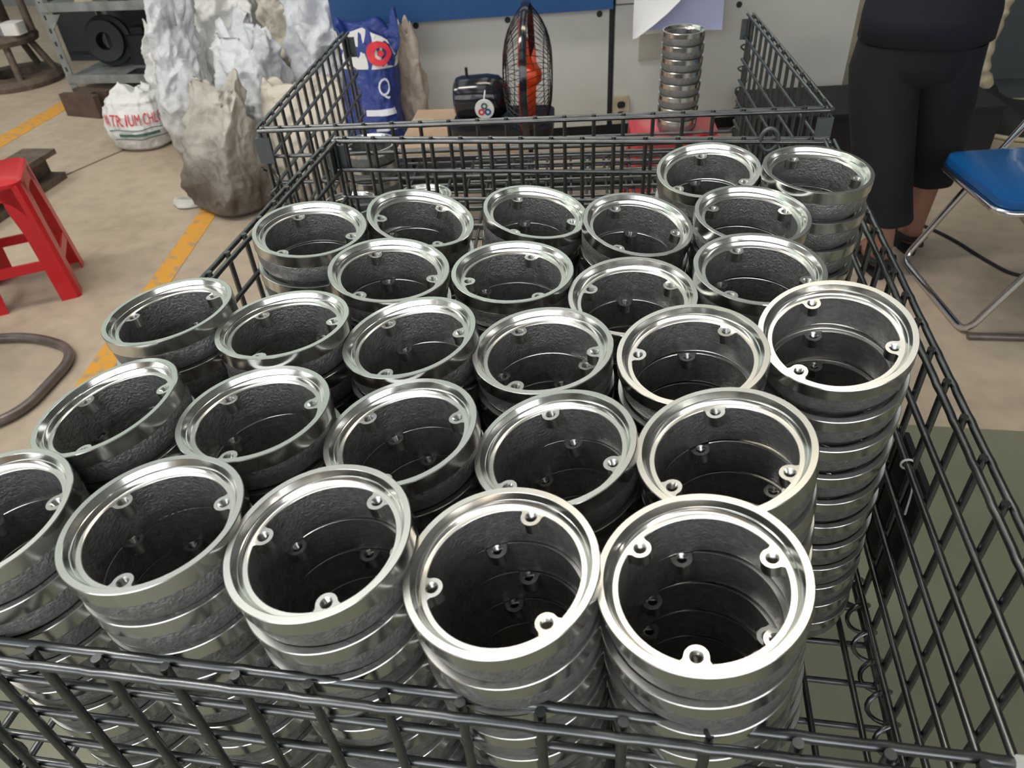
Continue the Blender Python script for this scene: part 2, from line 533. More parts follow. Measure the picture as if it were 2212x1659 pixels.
ORD = ['top', 'second', 'third', 'fourth', 'fifth', 'sixth', 'seventh', 'eighth', 'ninth', 'tenth', 'eleventh', 'twelfth']
def make_ring(c, n, rot, label, group, lugs=True):
    """c = centre of the rim's top face, n = its axis"""
    n = Vector(n).normalized()
    q = Vector((0, 0, 1)).rotation_difference(n)
    mw = Matrix.Translation(Vector(c) - n * T) @ q.to_matrix().to_4x4() @ Matrix.Rotation(R(rot), 4, 'Z')
    t = bpy.data.objects.new('machined_ring', None)
    COL.objects.link(t)
    t.empty_display_size = 0.03
    t.matrix_world = mw
    tag(t, label, 'metal ring', group)
    link('cast_body', body_me, t)
    link('machined_rim', rim_me, t)
    if lugs:
        for k in range(3):
            l = link('lug', lug_me, t)
            l.rotation_euler = (0, 0, 2 * PI * k / 3)
            link('threaded_hole', thread_me, l)
    return t

ZB = 0.5740     # top of the basket floor wires
STACKS = {
    'F1': (-0.4442, 0.2876, 0.9727, 0.0743, 0.0901, -0.4328, 0.3072, 24.0, None),
    'F2': (-0.3125, 0.2906, 0.9806, 0.0537, 0.0001, -0.3073, 0.3072, 152.0, 162),
    'F3': (-0.191, 0.2845, 0.9845, 0.1034, 0.0659, -0.1772, 0.3072, 173.0, 149),
    'F4': (-0.0715, 0.2777, 0.9808, 0.1267, 0.0737, -0.0517, 0.3072, -166.0, 110),
    'F5': (0.0478, 0.277, 0.9886, 0.1626, 0.0651, 0.0763, 0.3072, 144.0, 103),
    'G1': (-0.4238, 0.4072, 0.9744, 0.1945, 0.02, -0.3848, 0.4232, 154.0, None),
    'G2': (-0.2948, 0.4112, 0.9745, 0.072, -0.0283, -0.2499, 0.4188, 146.0, 165),
    'G3': (-0.1723, 0.405, 0.9696, 0.1531, 0.0257, -0.1244, 0.4227, 146.0, None),
    'G4': (-0.0515, 0.3974, 0.9707, 0.2049, 0.0464, 0.002, 0.4206, 102.0, 86),
    'G5': (0.0685, 0.3916, 0.9851, 0.1958, 0.0593, 0.1275, 0.4224, 95.0, 112),
    'H1': (-0.4398, 0.5408, 0.98, 0.0911, -0.0211, -0.4328, 0.5397, 176.0, None),
    'H2': (-0.3185, 0.5303, 0.9779, 0.0453, -0.0514, -0.3077, 0.5302, 142.0, None),
    'H3': (-0.1963, 0.5243, 0.9741, 0.1266, 0.0243, -0.1823, 0.5356, 134.0, 122),
    'H4': (-0.075, 0.5181, 0.9713, 0.0705, 0.0313, -0.0568, 0.5315, 126.0, 42),
    'H5': (0.0506, 0.5072, 0.9818, 0.1103, 0.116, 0.0734, 0.5363, 49.0, 92),
    'H6': (0.1669, 0.5346, 0.9879, 0.1166, 0.2272, 0.2008, 0.5692, 106.0, 99),
    'I1': (-0.3532, 0.6977, 0.9883, -0.0806, 0.0378, -0.3809, 0.7002, 128.0, None),
    'I2': (-0.2466, 0.6357, 0.9768, -0.1026, 0.0223, -0.2654, 0.6484, 125.0, 113),
    'I3': (-0.1205, 0.6446, 0.9737, -0.0096, 0.0027, -0.1269, 0.6482, 73.0, None),
    'I4': (-0.0001, 0.6171, 0.9668, 0.0205, 0.1096, -0.0015, 0.6441, 36.0, 99),
    'I5': (0.1182, 0.6472, 0.9833, -0.0134, 0.0641, 0.1219, 0.6668, 112.0, 130),
    'J1': (-0.2444, 0.7581, 0.9739, -0.2412, 0.0435, -0.2795, 0.7741, -169.0, None),
    'J2': (-0.1168, 0.7977, 0.9647, -0.1658, 0.0407, -0.1538, 0.8067, 126.0, None),
    'J3': (0.0023, 0.7678, 0.9664, -0.1447, 0.1132, -0.0291, 0.7926, 126.0, 95),
    'J4': (0.1238, 0.7701, 0.9791, -0.0514, 0.0772, 0.1098, 0.7917, 152.0, None),
    'K1': (0.0828, 0.8865, 0.9802, 0.048, 0.1519, 0.0864, 0.9228, 98.0, None),
    'K2': (0.2036, 0.8642, 0.9909, -0.0442, 0.0553, 0.203, 0.8757, -3.0, None),
}
ROWS = {'F': ('front row', 5), 'G': ('second row', 5), 'H': ('third row', 6), 'I': ('fourth row', 5), 'J': ('fifth row', 4), 'K': ('rearmost row', 2)}
NTH = ['first', 'second', 'third', 'fourth', 'fifth', 'sixth']
rr = random.Random(3)
for key, (x, y, z, tx, ty, bx, by, a1, a2) in STACKS.items():
    row, cnt = ROWS[key[0]]
    idx = int(key[1]) - 1
    NR = 11
    pitch = (z - LEDGE - ZB) / NR
    pos = 'left' if idx == 0 else ('rightmost' if idx == cnt - 1 else NTH[idx])
    where = ('leftmost stack of the %s' % row) if idx == 0 else (('rightmost stack of the %s' % row) if idx == cnt - 1 else ('%s stack from left in the %s' % (NTH[idx], row)))
    lx, ly = (bx - x) / (z - ZB), (by - y) / (z - ZB)
    px, py, pz = x, y, z
    for k in range(NR):
        u = k / (NR - 1)
        ax, ay = tx * (1 - u) + 0.0 * u, ty * (1 - u) + 0.0 * u
        n = Vector((-ax, -ay, 1))
        if k == 0:
            rot = a1
        elif k == 1 and a2 is not None:
            rot = a2
        else:
            rot = rr.uniform(0, 120)
        w = u * u * (3 - 2 * u)
        qx = x + (bx - x) * u
        qy = y + (by - y) * u
        qz = z - pitch * k
        make_ring((qx, qy, qz), n, rot, '%s ring %sof the %s' % (ORD[k], 'from the top ' if k else '', where),
                  'machined rings stacked in the basket', lugs=(k < 5))
# ------------------------------------------------------------------ wire baskets
WR = 0.0035
wire_cache = {}
def wire_mesh(length):
    k = round(length, 4)
    if k not in wire_cache:
        wire_cache[k] = MB().tube([(0, 0, 0), (0, 0, k)], WR, 10).mesh('wire', 'wire', 40)
    return wire_cache[k]
def wire(name, a, b, parent):
    a, b = Vector(a), Vector(b)
    o = link(name, wire_mesh((b - a).length), parent)
    o.matrix_local = Matrix.Translation(a) @ Vector((0, 0, 1)).rotation_difference((b - a).normalized()).to_matrix().to_4x4()
    return o
def bowed_rail(a, b, nrm, ups, off):
    """top rail wire: pressed outwards a little where it is welded to the uprights"""
    a, b, nrm = Vector(a), Vector(b), Vector(nrm)
    L = (b - a).length
    d = (b - a) / L
    pts = []
    marks = sorted(ups)
    s = 0.0
    knots = {0.0, L}
    for u in marks:
        for e, w in ((-0.009, 0), (-0.004, 0.6), (0.0, 1), (0.004, 0.6), (0.009, 0)):
            if 0 < u + e < L:
                knots.add(round(u + e, 5))
    for s in sorted(knots):
        w = 0.0
        for u in marks:
            w = max(w, max(0.0, 1 - abs(s - u) / 0.009))
        sg = 1 if off > 0 else -1
        pts.append(a + d * s + nrm * sg * (abs(off) - 0.0006 + 0.0006 * w * w * (3 - 2 * w)))
    return pts
def coil(a, b, rad, pitch, parent, r=0.0021, ph=0.0):
    a, b = Vector(a), Vector(b)
    L = (b - a).length
    d = (b - a) / L
    u = d.orthogonal().normalized()
    w = d.cross(u)
    n = int(L / pitch * 14)
    pts = []
    for i in range(n + 1):
        an = ph + 2 * PI * (i / 14)
        pts.append(a + d * (L * i / n) + (u * math.cos(an) + w * math.sin(an)) * rad)
    return MB().tube(pts, r, 6).build('spiral_coil', 'wire', parent, 60)

def basket(name, label, loc, yaw, x0, x1, y0, y1, rim, floor, xs, ys, zs, walls, coils=True, low_rear=False):
    t = thing(name, label, 'wire basket', loc, yaw)
    def wall(a, b, out, ups, horiz, tall=True):
        """a->b top line, out = outward normal; ups = distances of uprights from a"""
        a, b, out = Vector(a), Vector(b), Vector(out)
        d = (b - a).normalized()
        L = (b - a).length
        mb = MB()
        for off in (0.0074, -0.0074):
            mb.tube(bowed_rail(a, b, out, ups, off), WR, 10)
        top = mb.build('top_rail', 'wire', t, 50)
        for s in ups:
            p = a + d * s
            wire('upright_wire', (p.x, p.y, floor - 0.006), (p.x, p.y, rim + 0.006), top)
        for z in horiz:
            p, q = a - out * 0.0068, b - out * 0.0068
            wire('cross_wire', (p.x, p.y, z), (q.x, q.y, z), top)
        return top
    if 'f' in walls:
        wall((x0, y0, rim), (x1, y0, rim), (0, -1, 0), [x - x0 for x in xs], zs)
    if 'b' in walls:
        wall((x0, y1, rim), (x1, y1, rim), (0, 1, 0), [x - x0 for x in xs], zs)
    if 'l' in walls:
        wall((x0, y0, rim), (x0, y1, rim), (-1, 0, 0), [y - y0 for y in ys], zs)
    if 'r' in walls:
        wall((x1, y0, rim), (x1, y1, rim), (1, 0, 0), [y - y0 for y in ys], zs)
    if low_rear:                      # rear gate folded down: two low bars remain
        mb = MB()
        for zz, dy in ((floor + 0.012, 0.0), (floor + 0.03, 0.012), (floor + 0.045, 0.024)):
            mb.tube([(x0, y1 + dy, zz), (x1, y1 + dy, zz)], WR * 1.2, 8)
        fg = mb.build('folded_gate_bar', 'wire', t, 50)
        for k in range(7):
            yy = y1 - 0.03 - 0.05 * k
            wire('gate_wire', (x0 + 0.30, yy, floor + 0.016), (x1 - 0.02, yy, floor + 0.016), fg)
        for x in xs[6:]:
            wire('gate_wire', (x + 0.012, y1 - 0.34, floor + 0.009), (x + 0.012, y1 - 0.01, floor + 0.009), fg)
    fl = MB()
    fl.tube([(x0, y0, floor - 0.004), (x1, y0, floor - 0.004), (x1, y1, floor - 0.004), (x0, y1, floor - 0.004)], WR * 1.1, 8, closed=True)
    fr = fl.build('floor_frame', 'wire', t, 50)
    for x in xs:
        wire('floor_wire', (x, y0, floor - WR), (x, y1, floor - WR), fr)
    for y in ys:
        wire('floor_wire', (x0, y, floor - 3 * WR), (x1, y, floor - 3 * WR), fr)
    for cx_, cy_ in ((x0, y0), (x1, y0), (x1, y1), (x0, y1)):
        MB().tube([(cx_, cy_, floor - 0.01), (cx_, cy_, rim - 0.004)], WR * 1.15, 10).build('corner_post', 'wire', t, 50)
        sx = 1 if cx_ == x0 else -1
        sy = 1 if cy_ == y0 else -1
        MB().prism([(cx_ - sx * 0.009, cy_ - sy * 0.009), (cx_ + sx * 0.017, cy_ - sy * 0.009), (cx_ + sx * 0.017, cy_ - sy * 0.004), (cx_ - sx * 0.004, cy_ - sy * 0.004),
                    (cx_ - sx * 0.004, cy_ + sy * 0.017), (cx_ - sx * 0.009, cy_ + sy * 0.017)], rim - 0.058, rim - 0.012).build('corner_clip', 'clip', t, None, True)
        if coils:
            coil((cx_, cy_, floor), (cx_, cy_, rim - 0.065), 0.0125, 0.05, t, ph=1.0)
    if coils:
        coil((x1 - 0.004, y0 + 0.02, floor), (x1 - 0.004, y1 - 0.02, floor), 0.0135, 0.036, t, 0.0027)
        coil((x0 + 0.004, y0 + 0.02, floor), (x0 + 0.004, y1 - 0.02, floor), 0.0135, 0.036, t, 0.0027)
        coil((x0 + 0.02, y0 + 0.003, floor), (x1 - 0.02, y0 + 0.003, floor), 0.0135, 0.036, t, 0.0027)
    return t
RIM, FLO = 0.9064, 0.5738
b1 = basket('wire_basket', 'grey wire basket in the foreground holding the stacked rings', (0, 0, 0), 0,
            -0.512, 0.285, 0.224, 1.173, RIM, FLO, [-0.492 + 0.05 * i for i in range(16)], [0.279 + 0.0495 * i for i in range(18)],
            [RIM - 0.05 * k for k in range(1, 7)], 'fblr')
# the second basket stands just behind, turned a little
B2 = Matrix.Translation((-0.666, 1.2165, 0)) @ Matrix.Rotation(R(5.6), 4, 'Z')
b2 = basket('wire_basket', 'second grey wire basket behind, its rear gate folded down', (-0.666, 1.2165, 0), R(5.6),
            0.0, 0.977, 0.0, 0.665, RIM + 0.001, FLO, [0.0385 + 0.05 * i for i in range(19)], [0.032 + 0.05 * i for i in range(13)],
            [RIM - 0.05 * k for k in range(1, 7)], 'flr', low_rear=True)

def stand(x0, x1, y0, y1, top, label, loc=(0, 0, 0), yaw=0):
    t = thing('basket_stand', label, 'stand', loc, yaw)
    for x in (x0, x1):
        for y in (y0, y1):
            MB().box((x, y, top / 2), (0.04, 0.04, top)).build('leg', 'dark', t)
    for x in (x0, x1):
        MB().box((x, (y0 + y1) / 2, top - 0.02), (0.04, y1 - y0 - 0.04, 0.04)).build('side_rail', 'dark', t)
    for y in (y0, y1):
        MB().box(((x0 + x1) / 2, y, top - 0.02), (x1 - x0 - 0.04, 0.04, 0.04)).build('end_rail', 'dark', t)
    return t
stand(-0.42, 0.10, 0.34, 0.90, FLO - 0.0145, 'low dark steel stand under the foreground wire basket')
stand(0.08, 0.90, 0.08, 0.60, FLO - 0.0145, 'low dark steel stand under the rear wire basket', (-0.666, 1.2165, 0), R(5.6))

# small things fixed to the foreground basket
pl = MB().box((0.2975, 0.596, 0.700), (0.006, 0.092, 0.18)).build('black_plate', 'black', None)
tag(pl, 'flat black plate hung outside the right wires of the foreground basket', 'plate')
zt = thing('cable_tie', 'thin white cable tie looped on the right side wire of the basket', 'cable tie', (0.2785, 0.575, 0.8064))
MB().tube([(0.0062 * math.cos(a), 0.0, 0.0062 * math.sin(a)) for a in [2 * PI * i / 14 for i in range(14)]], 0.0012, 6, closed=True).build('loop', 'white', zt, 60)
MB().box((0.006, 0.001, -0.004), (0.004, 0.004, 0.005)).build('head', 'white', zt)
MB().tube(fillet([(0.006, 0.001, -0.004), (0.012, -0.004, -0.03), (0.010, -0.012, -0.06)], 0.02), 0.0011, 6).build('tail', 'white', zt, 60)
tp_ = MB().tube([(0.226, 0.224 - 0.002, RIM + 0.001), (0.284, 0.224 - 0.002, RIM + 0.001)], 0.0118, 14).build('white_tape', 'white', None, 60)
tag(tp_, 'white tape wrapped round the front rail at its right end', 'tape')
lr = MB().tube([(0.195 + 0.013 * math.cos(a), 1.166, RIM + 0.004 + 0.017 * math.sin(a)) for a in [2 * PI * i / 18 for i in range(18)]], 0.0035, 8, closed=True).build('latch_ring', 'clip', None, 60)
tag(lr, 'grey latch ring on the rear rail of the foreground basket', 'ring')

# a few rings low in the rear basket
def b2p(x, y, z): return B2 @ Vector((x, y, z))
for (x, y, n, desc) in ((0.105, 0.315, 5, 'tallest stack'), (0.085, 0.165, 3, 'front left stack'), (0.235, 0.19, 3, 'front right stack')):
    for k in range(n):
        c = b2p(x, y, ZB + LEDGE + 0.0355 * (n - k))
        make_ring(c, (0, 0, 1), rr.uniform(0, 120), '%s ring of the %s in the rear wire basket' % (ORD[k], desc), 'machined rings in the rear basket', lugs=(k == 0))
# ------------------------------------------------------------------ machine at the back
MY = R(10.4)
mroot = thing('grey_machine', 'large grey and blue machine cabinet against the back', 'machine', (-1.115, 3.372, 0), MY)
MB().box((-0.02 + 0.49, 0.006, 0.344), (0.995, 0.03, 0.512)).build('front_panel', 'panel', mroot)
MB().box((0.985 + 0.54, 0.006, 0.344), (1.06, 0.03, 0.512)).build('front_panel', 'panel', mroot)
MB().box((0.985 + 0.54, 0.006, 0.606 + 0.48), (1.06, 0.03, 0.96)).build('front_panel', 'panel', mroot)
MB().box((1.0, 0.52, 0.344), (2.05, 0.98, 0.51)).build('body', 'cabinet', mroot)
MB().box((1.0, 0.54, 0.044), (1.95, 0.90, 0.088)).build('plinth', 'dark', mroot)
MB().box((0.46, 0.45, 1.05), (1.03, 1.05, 0.895)).build('blue_cover', 'mblue', mroot)
MB().box((-0.14, 0.40, 1.05), (0.17, 0.9, 0.93)).build('blue_side_cover', 'mblue', mroot)
MB().box((1.53, 0.55, 1.06), (1.08, 0.98, 0.9)).build('upper_body', 'panel', mroot)
scr = MB().lathe([(0.0, -0.006), (0.009, -0.006), (0.009, -0.003), (0.013, -0.002), (0.013, 0.001), (0.0, 0.001)], 14, mx=Matrix.Rotation(PI / 2, 4, 'X') @ Matrix.Scale(-1, 4, (0, 0, 1))).mesh('screw', 'dark', 30)
for (sx, sz) in ((0.125, 0.575), (0.525, 0.573), (0.925, 0.572), (0.125, 0.12), (0.525, 0.12), (0.925, 0.12), (1.12, 0.572), (1.53, 0.572)):
    s = link('screw', scr, mroot)
    s.location = (sx, -0.0095, sz)
MB().box((1.155, -0.014, 0.425), (0.105, 0.012, 0.11)).build('cover_plate', 'beige', mroot)
# wall socket on the panel
so = thing('power_socket', 'cream double power socket low on the grey panel', 'socket', (-1.115 + 1.03 * math.cos(MY) , 3.372 + 1.03 * math.sin(MY), 0.1), MY)
MB().prism(rounded(0.072, 0.12, 0.01), 0, 0.018, Matrix.Translation((0, -0.0105, 0.06)) @ Matrix.Rotation(PI / 2, 4, 'X')).build('cover', 'cream', so, 30)
for zz in (0.037, 0.083):
    MB().prism(rounded(0.036, 0.03, 0.012), 0, 0.004, Matrix.Translation((0, -0.0285, zz)) @ Matrix.Rotation(PI / 2, 4, 'X')).build('outlet', 'matteblack', so)

bxk = thing('dark_area_box', 'low black box added in the dark area before the machine', 'box', (0.92, 3.36, 0), R(8))  # matte black box added to fill the dark area before the machine
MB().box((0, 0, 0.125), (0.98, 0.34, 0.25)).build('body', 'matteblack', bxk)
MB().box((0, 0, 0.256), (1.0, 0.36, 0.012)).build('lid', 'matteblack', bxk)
# sheets of paper hanging on the machine
def sheet(name, mtl, label, pts, w0, w1, thick=0.0012):
    """pts: list of (x, y, z) left edge and right edge pairs down the sheet"""
    mb = MB()
    n = len(pts)
    vs, fs = [], []
    for (l, r) in pts:
        for k in range(13):
            t = k / 12
            p = Vector(l).lerp(Vector(r), t)
            p.y -= math.sin(PI * t) * w0 + (t * t) * w1
            vs.append(p)
    for i in range(n - 1):
        for k in range(12):
            a = i * 13 + k
            fs.append((a, a + 1, a + 14, a + 13))
    nv = len(vs)
    vs += [v + Vector((0, thick, 0)) for v in vs]
    fs += [tuple(reversed([q + nv for q in f_])) for f_ in fs]
    mb.add(vs, fs)
    o = mb.build(name, mtl, None, 60)
    return tag(o, label, 'paper')
sheet('paper_sheet', 'lavender', 'pale blue paper sheet hanging behind the curled white one',
      [((-0.052, 3.46, 1.05), (0.30, 3.50, 1.05)), ((-0.05, 3.455, 0.7), (0.312, 3.50, 0.7)), ((-0.05, 3.45, 0.55), (0.316, 3.49, 0.535)), ((-0.04, 3.44, 0.527), (0.315, 3.47, 0.513))], 0.01, 0.0)
curl = []
for i in range(12):
    t = i / 11
    z = 1.0 - 0.51 * t
    xr = 0.20 - 0.235 * max(0, (t - 0.45) / 0.55) ** 1.7
    curl.append(((-0.056, 3.435, z), (xr, 3.40 - 0.03 * t, z + 0.03 * t)))
sheet('paper_sheet', 'paper', 'white paper sheet curling forward above the ring stack', curl, 0.01, 0.03)

# ------------------------------------------------------------------ desk fan
tb = thing('fan_table', 'low plywood topped table carrying the black fan', 'table', (-0.62, 2.64, 0), R(4))
MB().box((0, 0, 0.388), (0.46, 0.42, 0.02)).build('table_top', 'plywood', tb)
for sx in (-0.2, 0.2):
    for sy in (-0.18, 0.18):
        MB().box((sx, sy, 0.189), (0.035, 0.035, 0.378)).build('leg', 'dark', tb)
MB().box((0, -0.16, 0.33), (0.40, 0.02, 0.09)).build('apron', 'dark', tb)
ht = MB().lathe([(0.0, 0.0), (0.045, 0.0), (0.05, 0.006), (0.045, 0.014), (0.0, 0.016)], 20, sx=1.0, sy=0.7).build('wooden_disc', 'cream', None, 40)
ht.location = (-0.80, 2.67, 0.3985)
tag(ht, 'flat cream oval lid lying on the plywood table', 'lid')
fan = thing('desk_fan', 'black desk fan with orange blades seen from the side', 'fan', (-0.49, 2.64, 0.3985), R(4))
FZ = 0.578 - 0.3985
MB().prism(rounded(0.36, 0.26, 0.05), 0, 0.035).build('base', 'black', fan, 30)
MB().tube([(-0.05, 0, 0.03), (-0.045, 0, 0.09)], 0.035, 16).build('neck', 'blackgloss', fan, 40)
rotx = Matrix.Rotation(PI / 2, 4, 'Y')
mot = [(0.0, -0.168), (0.055, -0.168), (0.068, -0.160), (0.074, -0.14), (0.078, -0.05), (0.072, -0.01), (0.045, 0.02), (0.02, 0.03), (0.0, 0.03)]
MB().lathe(mot, 40, mx=Matrix.Translation((0, 0, FZ - 0.07)) @ rotx, sx=1.0).build('motor_housing', 'blackgloss', fan, 40)
MB().tube([(-0.12, 0, FZ - 0.01), (-0.12, 0, FZ + 0.032)], 0.005, 10).build('oscillation_knob', 'black', fan, 40)
cx0 = 0.095
hubm = Matrix.Translation((cx0, 0, FZ)) @ rotx
mb = MB()
for s in (-1, 1):
    for k in range(56):
        a = 2 * PI * k / 56
        pts = []
        for i in range(8):
            t = i / 7
            r = 0.035 + (0.226 - 0.035) * t
            h = 0.082 * (1 - (t ** 2.6) * 0.93)
            p = hubm @ Vector((r * math.cos(a + 0.25 * t * s), r * math.sin(a + 0.25 * t * s), s * h))
            pts.append(p)
        mb.tube(pts, 0.0012, 4, cap=False)
    for rr_ in (0.035, 0.09, 0.15):
        t = (rr_ - 0.035) / 0.191
        h = 0.082 * (1 - (t ** 2.6) * 0.93)
        mb.tube([hubm @ Vector((rr_ * math.cos(a), rr_ * math.sin(a), s * h)) for a in [2 * PI * i / 40 for i in range(40)]], 0.0015, 4, closed=True)
mb.build('grille', 'blackgloss', fan, 60)
MB().lathe([(0.224, -0.012), (0.233, -0.012), (0.236, 0.0), (0.233, 0.012), (0.224, 0.012)], 56, mx=hubm, closed=True).build('grille_band', 'blackgloss', fan, 40)
MB().lathe([(0.0, -0.03), (0.03, -0.03), (0.036, -0.02), (0.036, 0.03), (0.02, 0.045), (0.0, 0.048)], 24, mx=hubm).build('hub', 'orange', fan, 40)
for k in range(3):
    a0 = 2 * PI * k / 3 + PI / 2
    vs, fs = [], []
    for i in range(10):
        t = i / 9
        r = 0.03 + 0.172 * t
        wdt = 0.55 * (0.35 + 0.65 * math.sin(PI * min(1, t * 0.75 + 0.15)))
        for j in range(7):
            u = j / 6 - 0.5
            a = a0 + u * wdt * 1.5
            vs.append(hubm @ Vector((r * math.cos(a), r * math.sin(a), 0.03 * u * 2 * (1 - 0.4 * t) - 0.005)))
    for i in range(9):
        for j in range(6):
            q = i * 7 + j
            fs.append((q, q + 1, q + 8, q + 7))
    nv = len(vs)
    vs += [v + Vector((0.003, 0, 0)) for v in vs]
    fs += [tuple(reversed([q + nv for q in f_])) for f_ in fs]
    MB().add(vs, fs).build('blade', 'orange', fan, 60)
# round tag on the motor: white disc with a three lobed emblem
tgm = Matrix.Translation((-0.055, -0.0805, FZ - 0.085)) @ Matrix.Rotation(PI / 2, 4, 'X')
tagd = MB().lathe([(0.0, 0.004), (0.033, 0.004), (0.034, 0.002), (0.034, 0.0), (0.0, 0.0)], 28, mx=tgm).build('round_tag', 'white', fan, 40)
for (dx, dy, mm) in ((0, 0.011, 'ink_green'), (-0.011, -0.009, 'ink_red'), (0.011, -0.009, 'mblue')):
    MB().lathe([(0.0055, 0.0042), (0.0055, 0.0052), (0.0115, 0.0052), (0.0115, 0.0042)], 20, mx=tgm @ Matrix.Translation((dx, dy, 0))).build('emblem_ring', mm, tagd)
MB().tube([(-0.05, -0.05, FZ - 0.018), (-0.052, -0.073, FZ - 0.035), (-0.055, -0.081, FZ - 0.055)], 0.0025, 6).build('tag_string', 'white', tagd, 60)

# ------------------------------------------------------------------ plastic stools
def stool(name, label, mtl, loc, rz, H, wt=0.27, wb=0.36):
    t = thing(name, label, 'stool', loc, rz, )
    MB().prism(rounded(wt, wt, 0.04), H - 0.018, H - 0.006).add(*_dome(wt, H)).build('seat', mtl, t, 40, True)
    th = 0.005
    def half(z): return (wt / 2 - 0.004) + (wb / 2 - wt / 2) * (1 - z / (H - 0.012))
    lw = 0.066
    for sx in (-1, 1):
        for sy in (-1, 1):
            vs, fs = [], []
            zs_ = [0.0, 0.12, 0.26, H - 0.10, H - 0.05, H - 0.014]
            for z in zs_:
                h = half(z)
                w = lw * (1.0 if z < H - 0.11 else 1.15)
                c = 0.012
                sec = [(h - w, h), (h - c, h), (h, h - c), (h, h - w), (h - th, h - w), (h - th, h - c - 0.003), (h - c - 0.003, h - th), (h - w, h - th)]
                vs += [(sx * a, sy * b, z) for a, b in sec]
            m = 8
            for i in range(len(zs_) - 1):
                for k in range(m):
                    fs.append((i * m + k, i * m + (k + 1) % m, (i + 1) * m + (k + 1) % m, (i + 1) * m + k))
            fs += [tuple(range(m)), tuple(range((len(zs_) - 1) * m, len(zs_) * m))]
            MB().add(vs, fs).build('leg', mtl, t, 35, True)
    for q in range(4):
        mx = Matrix.Rotation(q * PI / 2, 4, 'Z')
        # apron with an arched lower edge
        n = 14
        vs, fs = [], []
        for i in range(n + 1):
            u = -1 + 2 * i / n
            zt = H - 0.014
            zl = H - 0.055 - 0.065 * abs(u) ** 4
            for z in (zt, zl):
                h = half(z)
                vs += [(u * (h - 0.03), h, z), (u * (h - 0.03), h - th, z)]
        for i in range(n):
            a, b = i * 4, i * 4 + 4
            fs += [(a, b, b + 2, a + 2), (a + 1, a + 3, b + 3, b + 1), (a + 2, b + 2, b + 3, a + 3), (a, a + 1, b + 1, b)]
        MB().add([mx @ Vector(p) for p in vs], fs).build('apron', mtl, t, 35, True)
        vs = []
        for z in (0.125, 0.16):
            h = half(z)
            vs += [(-(h - 0.04), h - 0.001, z), (h - 0.04, h - 0.001, z), (h - 0.04, h - 0.009, z), (-(h - 0.04), h - 0.009, z)]
        MB().add([mx @ Vector(p) for p in vs], [(0, 1, 5, 4), (1, 2, 6, 5), (2, 3, 7, 6), (3, 0, 4, 7), (4, 5, 6, 7), (3, 2, 1, 0)]).build('stretcher', mtl, t)
    return t
def _dome(w, H):
    r0, r1 = rounded(w, w, 0.04), rounded(w - 0.02, w - 0.02, 0.034)
    n = len(r0)
    vs = [(x, y, H - 0.006) for x, y in r0] + [(x, y, H) for x, y in r1]
    fs = [(i, (i + 1) % n, n + (i + 1) % n, n + i) for i in range(n)] + [tuple(range(n, 2 * n))]
    return vs, fs
stool('plastic_stool', 'red plastic stool at the left edge of the frame', 'red', (-2.19, 2.08, 0), R(32.5), 0.44, 0.265, 0.315)
st2 = stool('plastic_stool', 'faded red plastic stool carrying the slim ring stack', 'redpale', (0.10, 2.40, 0), R(5), 0.49, 0.27, 0.33)
for k in range(8):
    make_ring((0.108 + rr.uniform(-0.001, 0.001), 2.36, 0.491 + LEDGE + 0.0355 * (8 - k)), (0, 0, 1), rr.uniform(0, 120), '%s ring of the slim stack on the faded red stool' % ORD[k],
              'machined rings stacked on the red stool', lugs=(k == 0))
rk = thing('red_clamp', 'small bright red clamp with a steel rod on the faded stool', 'clamp', (0.17, 2.29, 0.49), R(20))
MB().tube(fillet([(0, 0, 0.008), (0.03, 0.004, 0.012), (0.065, 0.006, 0.010)], 0.02), 0.008, 10).build('handle', 'red', rk, 60)
MB().tube([(-0.05, -0.01, 0.005), (0.0, 0.0, 0.008)], 0.003, 8).build('rod', 'chrome', rk, 60)
